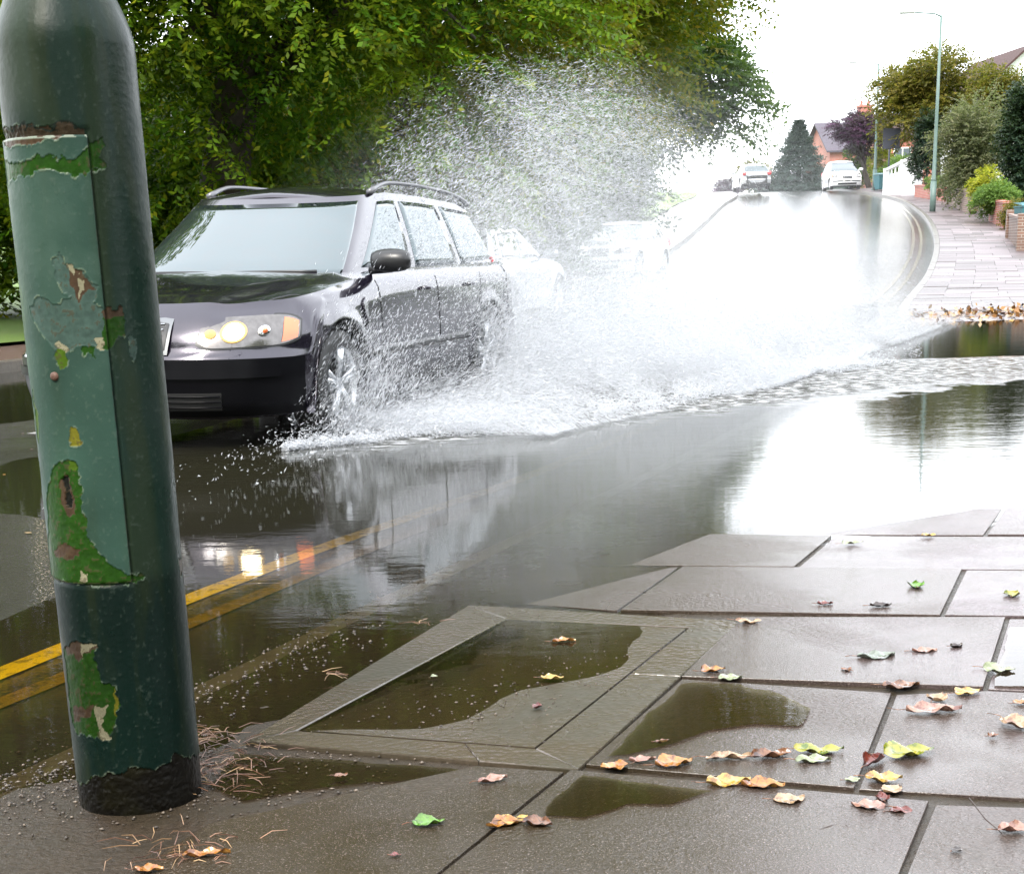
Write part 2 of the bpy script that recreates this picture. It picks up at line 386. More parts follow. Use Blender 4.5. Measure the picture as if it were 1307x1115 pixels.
NEAR = [[(945,784),(1285,788),(1257,881),(868,862)], [(1287,788),(1600,793),(1600,900),(1259,881)], [(1232,725),(1600,729),(1600,792),(1204,784)],
 [(870,716),(1230,724),(1202,784),(790,773)], [(690,712),(868,716),(788,773),(610,758)], [(1065,679),(1600,684),(1600,728),(1017,720)],
 [(860,673),(1063,679),(1015,719),(735,712)], [(1283,643),(1650,646),(1650,683),(1259,679)], [(960,638),(1281,643),(1257,679),(862,672)],
 [(870,864),(1140,886),(1092,1012),(745,977)], [(1142,886),(1259,883),(1600,902),(1600,1045),(1094,1012)], [(727,985),(1188,1030),(1110,1230),(480,1190)],
 [(1192,1031),(1600,1048),(1600,1290),(1112,1230)], [(610,975),(722,985),(478,1188),(60,1188),(262,1050)]]
for i, q in enumerate(NEAR): sp(q, [.002, -.004, 0, .001, -.003, -.002, 0, .001, -.003, .0, -.003, .002, -.002, -.002][i])
# the rest of the footway in rows, stepping up the hill beside the kerb
rowdir = np.array([cos(radians(-9)), sin(radians(-9))])
y = float(gp(1283, 643)[1]) + .03; k = 0
LT = [646, 683.5, 728.5, 792.5, 901, 1045, 1290]; RT = [650, 688, 734, 800, 913, 1072, 1400]
for i in range(6):
    for a_, b_ in ((1602, 1900), (1902, 2300)):
        f_ = lambda q, x: LT[q] + (RT[q] - LT[q]) * (x - 1600) / 700
        sp([(a_, f_(i, a_) + .5), (b_, f_(i, b_) + .5), (b_, f_(i + 1, b_) - .5), (a_, f_(i + 1, a_) - .5)])
while y < 96:
    h = rnd.choice((.62, .62, .78)); x0 = float(xr(y)) + .155; rd = np.array([cos(radians(-9 - min(y * .25, 12))), sin(radians(-9 - min(y * .25, 12)))])
    c = 0.; first = True; wmax = 4.8 if y < 30 else 3.6
    while c < wmax:
        w = rnd.choice((.6, .9, .9)) if not first else rnd.choice((.45, .9)); first = False
        w = min(w, wmax - c)
        if w < .1: break
        a0 = np.array([x0, y]) + rd * c; a1 = a0 + rd * w; x0b = float(xr(y + h)) + .155; b0 = np.array([x0b, y + h]) + rd * c; b1 = b0 + rd * w
        slab([a0, a1, b1, b0], rnd.uniform(-.006, .006) - (.016 if y < 18 else 0), bev=.004)
        c += w
    y += h; k += 1
# behind the camera, for the views from a step aside
for iy in range(5):
    for ix in range(4):
        a = np.array([-1.9 + ix * .9, 1.55 - iy * .62]); 
        if kd(a[0], a[1]) < -.2: slab([a, a + [.9, 0], a + [.9, .62], a + [0, .62]], 0)
tag(pv.build('pavement', MS), kind='structure')

# concrete inspection cover set in the footway
def gq(p, z=.03): return gp(p[0], p[1], z)[:2]
OUT = [gq(p) for p in ((312, 936), (738, 979), (945, 786), (598, 761))]
INN = [gq(p) for p in ((377, 923), (683, 951), (880, 793), (646, 779))]
cov = empty('inspection_cover', (float(np.mean([p[0] for p in OUT])), float(np.mean([p[1] for p in OUT])), 0), label='square concrete inspection cover sunk in the pavement and half under the puddle', cat='inspection cover')
def rel(p): return (p[0] - cov.location.x, p[1] - cov.location.y)
mb = MB()
for i in range(4):
    a, b, c, d = OUT[i], OUT[(i + 1) % 4], INN[(i + 1) % 4], INN[i]
    cuts = (0, .72, 1) if i == 0 else ((0, .55, 1) if i == 1 else (0, 1))
    for u, v in zip(cuts[:-1], cuts[1:]):
        q = [a + (b - a) * u, a + (b - a) * v, d + (c - d) * v, d + (c - d) * u]; cc = np.mean(q, 0); q = [cc + (r - cc) * .995 for r in q]
        mb.prism([(*rel(r), float(z_pav(r[0], r[1])) + .002) for r in q], -.05, 0, bev=.003)
mb.build('cover_frame', MC, cov)
cc = np.mean(INN, 0); q = [cc + (r - cc) * .978 for r in INN]
mb = MB(); N = 14; P = np.zeros((N, N, 3))
for i in range(N):
    for j in range(N):
        u, v = i / (N - 1), j / (N - 1); r = (q[0] * (1 - u) + q[1] * u) * (1 - v) + (q[3] * (1 - u) + q[2] * u) * v
        P[i, j] = (*rel(r), float(z_pav(r[0], r[1])) - .001 - .009 * (1 - u) ** .7 * max(0., sin(pi * v)) ** .5 + .005 * (vnoise(r[0], r[1], 5) - .5))
mb.grid(P)
for (i0, i1) in (((0, 0), (1, 0)), ((1, 0), (1, 1)), ((1, 1), (0, 1)), ((0, 1), (0, 0))):
    a = P[(N - 1) * i0[0], (N - 1) * i0[1]]; b = P[(N - 1) * i1[0], (N - 1) * i1[1]]
    mb.add([a, b, b - [0, 0, .04], a - [0, 0, .04]], [(0, 3, 2, 1)])
mb.build('cover_plate', MC, cov)

# dirt and rubble washed against the kerb and round the column
def m_rub():
    t = NT('grit_and_mortar'); r = t.n('NewGeometry').outputs['Random Per Island']
    return t.pbr(Base_Color=t.ramp(r, [(0, (.03, .022, .015)), (.6, (.07, .052, .038)), (1, (.17, .135, .10))]), Roughness=.35)
MR = m_rub()
def pebbles(name, n, fn, s0, s1, mat=MR):
    base = np.array([(1, 0, 0), (-1, 0, 0), (0, 1, 0), (0, -1, 0), (0, 0, 1), (0, 0, -1)], float); fa = np.array([(0, 2, 4), (2, 1, 4), (1, 3, 4), (3, 0, 4), (2, 0, 5), (1, 2, 5), (3, 1, 5), (0, 3, 5)])
    C = fn(n); n = len(C); S = rng.uniform(s0, s1, (n, 1, 1)) * rng.uniform(.5, 1.3, (n, 1, 3)); a = rng.uniform(0, 6.28, n); ca, sa = np.cos(a), np.sin(a)
    V = base[None] * S; X = V[..., 0] * ca[:, None] - V[..., 1] * sa[:, None]; Y = V[..., 0] * sa[:, None] + V[..., 1] * ca[:, None]
    V = np.stack([X, Y, V[..., 2] * .6], -1) + C[:, None]
    F = (fa[None] + np.arange(n)[:, None, None] * 6).reshape(-1, 3)
    return tag(fastmesh(name, V.reshape(-1, 3), F, mat), kind='stuff')
def along_kerb(n):
    s = rng.uniform(-1.0, 2.6, n) ; w = rng.normal(.07, .10, n); P = K0[None] + KD[None] * s[:, None] + KN[None] * w[:, None]
    z = np.where(w < 0, z_road(P[:, 0], P[:, 1]), z_pav(P[:, 0], P[:, 1]) - .010); return np.c_[P, z]
pebbles('kerb_grit', 1500, lambda n: along_kerb(n) + [0, 0, .006], .0015, .006)
def by_pole(n):
    c = gp(215, 1000)[:2]; P = c + rng.normal(0, 1, (n, 2)) * [.26, .13]; return np.c_[P, z_pav(P[:, 0], P[:, 1]) - .012]
pebbles('dirt_round_column', 1100, lambda n: by_pole(n) + [0, 0, .006], .0015, .006)
def on_cover(n):
    u, v = rng.uniform(0, 1, n), rng.uniform(0, 1, n); P = np.array([(INN[0] * (1 - a) + INN[1] * a) * (1 - b) + (INN[3] * (1 - a) + INN[2] * a) * b for a, b in zip(u, v)]); return np.c_[P, z_pav(P[:, 0], P[:, 1]) - .002]
pebbles('cover_grit', 500, on_cover, .0015, .005)
# dead grass and roots washed up at the foot of the column
def m_straw():
    t = NT('dead_grass'); r = t.n('NewGeometry').outputs['Random Per Island']
    return t.pbr(Base_Color=t.ramp(r, [(0, (.07, .03, .02)), (.6, (.20, .10, .06)), (1, (.38, .25, .12))]), Roughness=.5)
MST = m_straw()
mb = MB()
for (px, py, r, nn) in ((268, 985, .05, 90), (262, 940, .035, 50), (232, 1085, .05, 60), (300, 960, .07, 50), (540, 795, .02, 9), (425, 860, .02, 9)):
    c = gp(px, py, .02)
    for _ in range(nn):
        p = c + np.array([rnd.gauss(0, r), rnd.gauss(0, r), rnd.uniform(0, .004)]); L = rnd.uniform(.02, .07); a = rnd.uniform(0, 6.28); e = rnd.uniform(0, .45 if nn > 20 else .1)
        d = np.array([cos(a), sin(a), e]); k = np.array([-sin(a), cos(a), 0]) * rnd.uniform(-.4, .4)
        mb.tube([p, p + d * L * .5 + k * L * .3, p + d * L + k * L - [0, 0, e * L * .8]], [.0010, .0009, .0004], 3)
tag(mb.build('dead_grass', MST), kind='stuff')

# ------------------------------------------------------------------ puddle
def m_water():
    t = NT('puddle_water'); o = t.coord(); geo = t.n('NewGeometry')
    sx = t.n('SeparateXYZ'); t.l(geo.outputs['Position'], sx.inputs[0]); X, Y = sx.outputs[0], sx.outputs[1]
    far = t.ramp(t.math('DIVIDE', Y, 30.), [(.20, 0), (.30, .25), (.42, 1), (.47, .15), (.6, .02)])
    w1 = t.noise(7, 3, .5, t.mapping((1, 2.6, 1))); w2 = t.noise(26, 3, .55, t.mapping((1, 2.2, 1))); w3 = t.noise(2.2, 2, .5, t.mapping((.7, 2., 1)))
    h = t.math('ADD', t.math('MULTIPLY', w1, .5), t.math('MULTIPLY', w2, .2)); h = t.math('ADD', h, t.math('MULTIPLY', w3, .8))
    # the patch of water torn up by the passing wheels
    f = t.math('SUBTRACT', Y, t.math('ADD', t.math('MULTIPLY', X, .68), 8.85)); jag = t.math('MULTIPLY', t.math('SUBTRACT', t.noise(2.5, 4), .5), 1.6); f = t.math('ADD', f, jag)
    z1 = t.ramp(t.math('MULTIPLY', f, .5), [(0, 0), (.3, 1)]); z2 = t.ramp(t.math('DIVIDE', t.math('ADD', Y, t.math('MULTIPLY', jag, .15)), 20.), [(.685, 1), (.70, 0)]); zone = t.math('MULTIPLY', t.math('MULTIPLY', z1, z2), t.ramp(t.math('ADD', t.math('MULTIPLY', X, .25), t.math('ADD', .5, t.math('MULTIPLY', jag, .06))), [(.20, 0), (.34, 1)]))
    w4 = t.noise(9, 5, .6, t.mapping((1, 2.6, 1)), .6); h = t.math('ADD', h, t.math('MULTIPLY', t.math('MULTIPLY', w4, zone), 2.2))
    amp = t.math('ADD', t.math('ADD', t.math('MULTIPLY', far, .04), t.math('MULTIPLY', zone, .6)), .022)
    bm = t.n('Bump'); bm.inputs['Distance'].default_value = .035; t.l(h, bm.inputs['Height']); t.l(amp, bm.inputs['Strength'])
    fr = t.n('Fresnel'); fr.inputs[0].default_value = 1.36; t.l(bm.outputs[0], fr.inputs['Normal'])
    gl = t.n('BsdfGlossy'); gl.inputs['Roughness'].default_value = .02; t.l(bm.outputs[0], gl.inputs['Normal'])
    tr = t.n('BsdfTransparent'); tr.inputs[0].default_value = (.80, .72, .55, 1)
    murk = t.n('BsdfDiffuse'); murk.inputs[0].default_value = (.020, .019, .011, 1)
    mm = t.n('MixShader'); t.l(t.ramp(t.math('DIVIDE', Y, 20.), [(.25, .14), (.325, .72), (.40, .9), (.8, .85), (1, .5)]), mm.inputs[0]); t.l(tr.outputs[0], mm.inputs[1]); t.l(murk.outputs[0], mm.inputs[2])
    ms = t.n('MixShader'); t.l(t.math('MULTIPLY', fr.outputs[0], 1.25), ms.inputs[0]); t.l(mm.outputs[0], ms.inputs[1]); t.l(gl.outputs[0], ms.inputs[2])
    foam = t.n('BsdfDiffuse'); foam.inputs[0].default_value = (.85, .87, .9, 1)
    fm = t.math('MULTIPLY', zone, t.ramp(t.noise(9, 6, .7, t.mapping((1, 1.9, 1))), [(.48, 0), (.68, .65)]))
    m3 = t.n('MixShader'); t.l(fm, m3.inputs[0]); t.l(ms.outputs[0], m3.inputs[1]); t.l(foam.outputs[0], m3.inputs[2])
    t.l(m3.outputs[0], t.out.inputs[0]); return t.m
wx = np.linspace(-14, 16, 4); wy = np.linspace(-3, 34, 4); GX, GY = np.meshgrid(wx, wy); I = np.arange(16).reshape(4, 4)
tag(fastmesh('puddle', np.stack([GX, GY, np.zeros_like(GX)], -1).reshape(-1, 3), np.stack([I[:-1, :-1], I[:-1, 1:], I[1:, 1:], I[1:, :-1]], -1).reshape(-1, 4), m_water()), kind='structure')

zf_ = min(float(P_[2]) for P_ in [P[0, 0], P[0, -1], P[-1, 0], P[-1, -1]] ) if False else min(float(z_pav(r[0], r[1])) for r in INN) + .0065
N = 2; tag(fastmesh('water_film', np.array([(r[0], r[1], zf_) for r in [cc + (q_ - cc) * .985 for q_ in INN]]), np.array([[0, 1, 2, 3]]), bpy.data.materials['puddle_water']), kind='structure')

def film(px_poly, dz, seed):
    """a thin film of rainwater lying on the slabs, following their fall"""
    G = np.array([gp(x, y, .03)[:2] for x, y in px_poly]); n_ = 14; Q = []
    for i in range(len(G)):
        a, b = G[i], G[(i + 1) % len(G)]; m = max(3, int(np.linalg.norm(b - a) / .012))
        for k in range(m): Q.append(a + (b - a) * k / m)
    Q = np.array(Q); c = Q.mean(0); w = 1 + .16 * (fbm(Q[:, 0], Q[:, 1], 9, seed) - .5) * 2; Q = c + (Q - c) * w[:, None]; area = np.sum(Q[:, 0] * np.roll(Q[:, 1], -1) - np.roll(Q[:, 0], -1) * Q[:, 1])
    if area < 0: Q = Q[::-1]
    Z = z_pav(Q[:, 0], Q[:, 1]); A = np.c_[Q, np.ones(len(Q))]; k = np.linalg.lstsq(A, Z, rcond=None)[0]; Z = A @ k + dz
    me = bpy.data.meshes.new('rain_film'); me.from_pydata(np.c_[Q, Z].tolist(), [], [tuple(range(len(Q)))]); tag(finish(me, 'rain_film', bpy.data.materials['puddle_water']), kind='structure')
film([(872, 870), (940, 869), (1000, 884), (1034, 906), (1022, 926), (960, 922), (905, 930), (860, 948), (800, 962), (770, 966), (800, 935), (845, 895)], .0045, 3)
film([(745, 990), (830, 1000), (905, 1012), (860, 1030), (800, 1028), (745, 1046), (700, 1042), (712, 1012)], .0060, 8)
film([(1290, 800), (1330, 801), (1330, 878), (1268, 876), (1278, 840)], .0030, 12)
film([(300, 950), (420, 958), (600, 976), (560, 985), (470, 990), (380, 1000), (310, 1012), (262, 990)], -.004, 20)
# ================================================================== THE NEAR LAMP COLUMN
PC = np.array([-.782, 2.93]); PR = .126; PZ0 = float(z_pav(*PC)) - .03
def cyl_hit(px, py, r=PR):
    d = ray(px, py); o = np.array([-PC[0], -PC[1]]); a = d[0]**2 + d[1]**2; b = 2 * (o[0]*d[0] + o[1]*d[1]); c = o @ o - r*r
    D = b*b - 4*a*c
    t = (-b - math.sqrt(max(D, 0))) / (2*a)
    x, y = o[0] + t*d[0], o[1] + t*d[1]
    return math.degrees(math.atan2(x, -y)), CAM_H + t*d[2]      # angle 0 faces -Y, positive to the right
def pip(th, z, poly):
    ins = np.zeros(th.shape, bool); n = len(poly)
    for i in range(n):
        x1, y1 = poly[i]; x2, y2 = poly[(i+1) % n]
        c = ((y1 > z) != (y2 > z)) & (th < (x2 - x1) * (z - y1) / (y2 - y1 + 1e-12) + x1); ins ^= c
    return ins
GREEN, LIME, RUST, CREAM, TEALG, YEL, DARK = (.022, .080, .005), (.09, .16, .01), (.10, .055, .035), (.42, .36, .26), (.085, .135, .125), (.22, .19, .02), (.012, .012, .009)
CHIPS = [ # (pigment, outline traced on the column, depth)
 (GREEN, [(1,222),(8,239),(31,224),(58,216),(93,225),(132,212),(130,176),(112,181),(100,198),(75,205),(50,196),(40,205),(15,212),(1,200)], -1),
 (RUST, [(2,168),(30,163),(55,160),(76,168),(70,176),(40,184),(12,188),(3,186)], -1),
 (TEALG, [(48,380),(70,389),(92,384),(80,372),(70,352),(68,331),(80,327),(93,347),(110,350),(125,369),(120,382),(133,392),(135,442),(118,444),(100,442),(88,450),(75,452),(60,432),(45,412),(38,392)], -1),
 (RUST, [(90,340),(104,348),(118,362),(122,375),(114,372),(106,382),(100,392),(96,375),(88,358)], -1.4),
 (CREAM, [(102,352),(110,360),(106,375),(101,382),(99,368)], -1.4),
 (CREAM, [(68,433),(80,440),(88,445),(86,452),(76,452)], -1.2), (CREAM, [(122,430),(134,424),(136,444),(124,446)], -1.2),
 (CREAM, [(88,336),(96,338),(97,348),(90,347)], -1.2),
 (GREEN, [(129,404),(158,402),(159,430),(135,444),(133,420)], -1), (RUST, [(129,391),(156,389),(158,404),(131,407)], -1.2),
 (LIME, [(73,448),(84,450),(86,465),(78,470),(73,462)], -1), (GREEN, [(104,444),(122,446),(123,457),(108,456)], -1),
 (YEL, [(90,546),(103,552),(101,570),(90,568)], -.8),
 (GREEN, [(85,584),(101,592),(103,607),(106,643),(111,679),(124,705),(155,731),(183,737),(181,744),(103,745),(62,738),(57,690),(64,679),(62,633),(67,597)], -1),
 (LIME, [(88,588),(100,594),(98,603),(90,600)], -1),
 (RUST, [(75,610),(88,606),(92,625),(97,640),(95,655),(84,659),(78,640)], -2), (DARK, [(80,608),(88,608),(90,640),(84,646)], -5),
 (RUST, [(70,700),(85,692),(103,700),(102,711),(86,713),(72,709)], -1.6), (CREAM, [(101,727),(110,728),(111,740),(102,742)], -1.2),
 (GREEN, [(82,828),(112,822),(122,828),(126,868),(146,873),(152,900),(143,935),(128,945),(98,935),(90,905),(85,860)], -1),
 (RUST, [(82,823),(98,818),(126,823),(125,832),(106,834),(100,846),(94,834),(86,838)], -1.4),
 (CREAM, [(101,820),(124,822),(122,828),(106,832),(103,842)], -1.2),
 (CREAM, [(121,900),(136,896),(135,915),(130,922),(142,938),(140,946),(126,944),(122,925)], -1.3),
 (RUST, [(92,905),(120,900),(118,912),(104,918),(96,925)], -1.3),
 (LIME, [(115,990),(119,988),(121,1000),(117,1005)], -1), (YEL, [(146,880),(151,890),(148,915),(144,905)], -1),
 (RUST, [(228,715),(233,710),(234,728),(230,730)], -1),
 (TEALG, [(162,434),(172,430),(176,444),(170,462),(163,455)], -.3),
]
CH = [(c, [cyl_hit(*q) for q in p], d) for c, p, d in CHIPS]
# strips of old green paint showing on the side turned away to the left
for th0, th1, z0, z1 in ((-86, -68, cyl_hit(30, 640)[1], cyl_hit(30, 430)[1]), (-60, -54, cyl_hit(60, 573)[1], cyl_hit(50, 500)[1]), (-90, -78, cyl_hit(20, 330)[1], cyl_hit(10, 195)[1])):
    CH.append((LIME, [(th0, z0), (th1, z0 + .02), (th1 + 3, (z0 + z1) / 2), (th1 - 3, z1), (th0, z1)], -1))
DT, DB = cyl_hit(90, 172)[1], cyl_hit(120, 745)[1]; DR = 25.5
PEELT = [cyl_hit(*q) for q in ((103,1004),(129,994),(155,986),(206,981),(222,963),(252,968))]
def dil(m, k=1):
    for _ in range(k):
        r = m.copy(); r[1:] |= m[:-1]; r[:-1] |= m[1:]; r[:, 1:] |= m[:, :-1]; r[:, :-1] |= m[:, 1:]; m = r
    return m
def column_surface(name, th, zz, rf, door, parent):
    T, Z = np.meshgrid(th, zz); U = np.radians(T) * PR
    n1 = fbm(U, Z, 55, 5) - .5; n2 = fbm(U, Z, 55, 9) - .5
    Tw = T + n1 * 9; Zw = Z + n2 * .026
    big = fbm(U, Z, 6, 21); fine = fbm(U, Z, 130, 31); run = fbm(U * 3, Z * .45, 9, 41)
    if door: base = np.array([.052, .105, .088])[None, None] * (.45 + 1.0 * big[..., None])
    else: base = np.array([.022, .052, .042])[None, None] * (.75 + .4 * big[..., None])
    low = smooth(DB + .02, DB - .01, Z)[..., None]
    if not door: base = base * (1 - low) + np.array([.005, .024, .019]) * (.75 + .5 * big[..., None]) * low  # darker green below the door, some of its shade put into the pigment
    # pale cast on the upper left of the column, olive mould running down
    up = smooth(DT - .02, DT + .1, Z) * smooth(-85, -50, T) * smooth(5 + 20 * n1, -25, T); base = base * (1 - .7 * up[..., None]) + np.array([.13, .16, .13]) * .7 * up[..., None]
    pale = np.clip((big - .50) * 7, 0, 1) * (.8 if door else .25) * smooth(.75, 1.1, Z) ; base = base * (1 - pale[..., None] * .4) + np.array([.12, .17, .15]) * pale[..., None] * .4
    mould = np.clip((run - .52) * 5, 0, 1) * (.30 if not door else .1); base = base * (1 - mould[..., None]) + np.array([.055, .065, .012]) * mould[..., None]
    chalk = np.clip((fine - .66) * 8, 0, 1) * .25; base = base * (1 - chalk[..., None]) + np.array([.16, .2, .18]) * chalk[..., None]
    Dp = (fine - .5) * .0005 + (big - .5) * .0016
    allm = np.zeros(T.shape, bool); Cc = base
    sizes = []
    for c, poly, d in CH:
        m = pip(Tw, Zw, poly); sizes.append((m, c, d)); allm |= m
    rim = dil(allm, 2) & ~allm
    fl = vnoise(U, Z, 90, 3)
    Cc[rim & (fl > .70)] = (.17, .22, .17); Dp = Dp + np.where(rim, .0007 * fl, 0)
    shade = dil(~allm, 1) & allm
    for m, c, d in sizes:
        v = (.7 + .6 * fine) * (.85 + .3 * fl); Cc[m] = np.array(c)[None] * v[m][:, None]; Dp = np.where(m, d * .001 + (fine - .5) * .0012, Dp)
    spk = allm & (fine > .66); Cc[spk] = Cc[spk] * .4 + np.array([.10, .07, .04]) * .6
    if not door:   # bare rusty foot under the paint edge
        ze = np.interp(T, [p[0] for p in sorted(PEELT)], [p[1] for p in sorted(PEELT)]) + n2 * .03 + .004
        ft = Z < ze; Cc[ft] = np.array([.008, .006, .004]) * (.6 + 1.2 * fine[ft][:, None]) + np.array([.05, .045, .004]) * np.clip((big[ft] - .55) * 4, 0, 1)[:, None] * .5
        er = (Z >= ze) & (Z < ze + .0028) & (fl > .4); Cc[er] = (.17, .2, .15); Dp = np.where(ft, -.0015 + (fine - .5) * .003, Dp + np.where(er, .001, 0))
        tp = (Z > DT - .002) & (Z < DT + .016 + n1 * .03) & (T < 24); Cc[tp] = np.array([.10, .065, .045]) * (.5 + fine[tp][:, None]); Dp = np.where(tp, -.002 + fine * .004, Dp)
        lr = (Z > DT + .014 + n1 * .03) & (Z < DT + .018 + n1 * .03) & (T < 28); Cc[lr] = (.02, .03, .025)
        Dp = Dp - .004 * smooth(DT + .02, DT + .0, Z) * smooth(DB - .012, DB, Z) * smooth(DR + 4, DR, T)
    else:
        e = (Z > DT - .004) & (fl > .3); Cc[e] = (.33, .35, .31)
        e = (Z < DB + .0035) & (fl > .35); Cc[e] = (.10, .12, .05)
        e = (T > DR - .9) & (fl > .55); Cc[e] = Cc[e] * .4 + np.array([.10, .07, .05]) * .6
        Dp = Dp - .0025 * smooth(DR - 1.5, DR, T) - .0025 * smooth(DT - .003, DT, Z) - .002 * smooth(DB + .003, DB, Z)
    R = rf(Z) + Dp; a = np.radians(T)
    V = np.stack([PC[0] + R * np.sin(a), PC[1] - R * np.cos(a), Z], -1)
    n, k = T.shape; I = np.arange(n * k).reshape(n, k); F = np.stack([I[:-1, :-1], I[:-1, 1:], I[1:, 1:], I[1:, :-1]], -1).reshape(-1, 4)
    col = np.concatenate([np.clip(Cc * ((.50 if door else .31) * np.array([.92, 1, .90])), 0, 1), np.ones(T.shape + (1,))], -1).reshape(-1, 4)
    return fastmesh(name, V.reshape(-1, 3) - np.array([PC[0], PC[1], 0]), F, MCOL, parent, True, col=col)
t = NT('weathered_green_paint'); at_ = t.n('Attribute'); at_.attribute_name = 'pigment'; g1 = t.noise(260, 3, .7); g2 = t.noise(7, 4)
MCOL = t.pbr(Base_Color=at_.outputs['Color'], Roughness=t.ramp(g2, [(.35, .26), (.7, .5)]), Normal=t.bump(g1, .18, .0012), Specular_IOR_Level=.13)
colm = empty('lamp_column', (PC[0], PC[1], 0), label='thick old green lamp column with flaking paint, close up at the left edge of the pavement', cat='lamp column')
zshoulder = cyl_hit(120, 45)[1]
def rf(Z): return PR - .042 * smooth(zshoulder - .01, zshoulder + .14, Z) - .002 * smooth(.6, 1.6, Z)
column_surface('column_shaft', np.r_[np.arange(-180, -96, 6), np.arange(-96, 96, .75), np.arange(96, 181, 6)], np.arange(PZ0, 1.9, .0018), rf, False, colm)
column_surface('access_door', np.arange(-104, DR + .01, .75), np.linspace(DB, DT, int((DT - DB) / .0018)), lambda Z: rf(Z) + .0028, True, colm)
mb = MB(); mb.tube([(0, 0, 1.85), (0, 0, 4), (0, 0, 7.2)], [.079, .07, .045], 24, cap=False); mb.tube([(0, 0, 7.15), (.1, .1, 7.6), (.5, .3, 7.85), (1.1, .6, 7.9)], .03, 12)
mb.build('upper_shaft', simple('green_column_paint', (.04, .085, .07), .35), colm, True)
mb = MB(); mb.box((1.35, .75, 7.88), (.6, .25, .14), rz=.5, bev=.05); mb.build('lantern', simple('lantern_grey', (.3, .3, .3), .4), colm)
mb = MB(); a, z = cyl_hit(71, 480); a = radians(a); c = np.array([(PR + .003) * sin(a), -(PR + .003) * cos(a), z])
P = [[c + (np.array([cos(a), sin(a), 0]) * r * cos(q) + np.array([0, 0, 1.]) * r * sin(q)) + np.array([sin(a), -cos(a), 0]) * h for q in np.linspace(0, 2 * pi, 13)[:-1]] for r, h in ((.0085, -.002), (.0080, .003), (.005, .005), (.0006, .0053))]
mb.grid(np.array(P), closev=True); mb.build('door_screw', simple('rusty_screw', (.09, .045, .03), .6, var=.5, scale=80), colm, True)

# ================================================================== CARS
MTYRE = simple('tyre_rubber', (.014, .014, .014), .55); MBUMP = simple('dark_bumper_plastic', (.003, .003, .004), .30, Specular_IOR_Level=.12); MBLK = simple('black_plastic', (.012, .012, .013), .35, bump=.0005)
MCHR = simple('dull_chrome', (.55, .56, .58), .18, 1.0, var=.05); MALLOY = simple('alloy_silver', (.62, .63, .65), .28, .8, var=.05)
MRED = simple('red_lamp_glass', (.45, .01, .012), .1, coat=1.); MAMB = simple('amber_lamp_glass', (.65, .13, .03), .08, coat=1.)
MGRF = simple('grille_frame_grey', (.16, .165, .17), .3, .9); MWELL = simple('wheel_well_black', (.006, .006, .006), .8)
def emit(name, c, s):
    t = NT(name); p = t.n('BsdfPrincipled'); t.set(p, Base_Color=(.02, .02, .02), Emission_Color=c, Emission_Strength=s); t.l(p.outputs[0], t.out.inputs[0]); return t.m
MHEAD = emit('lit_headlamp_bulb', (1, .84, .52), 4.); MGLOW = emit('lit_headlamp_reflector', (1, .64, .22), .45); MSIDE = emit('lit_side_bulb', (1, .62, .22), .4)
def m_glass(name, c=(.012, .016, .018), ior=2.05):
    t = NT(name); return t.pbr(Base_Color=c, Roughness=.02, IOR=ior, Specular_Tint=(.80, .97, 1.), Coat_Weight=.3, Coat_Roughness=.01, Normal=t.bump(t.noise(3, 2), .05, .01))
MGLS = m_glass('car_window_glass'); 
t = NT('headlamp_reflector'); MREF = t.pbr(Base_Color=t.mix(t.noise(30), (.04, .035, .032), (.17, .16, .155)), Metallic=.9, Roughness=.22, Coat_Weight=1., Coat_Roughness=.02)
def se(xf, a, W, n, ph):
    c, s_ = max(cos(ph), 0), max(sin(ph), 0)
    return xf - a + a * c ** (2 / n), W * s_ ** (2 / n)
def itp(x, xs, ys): return float(np.interp(x, xs, ys))
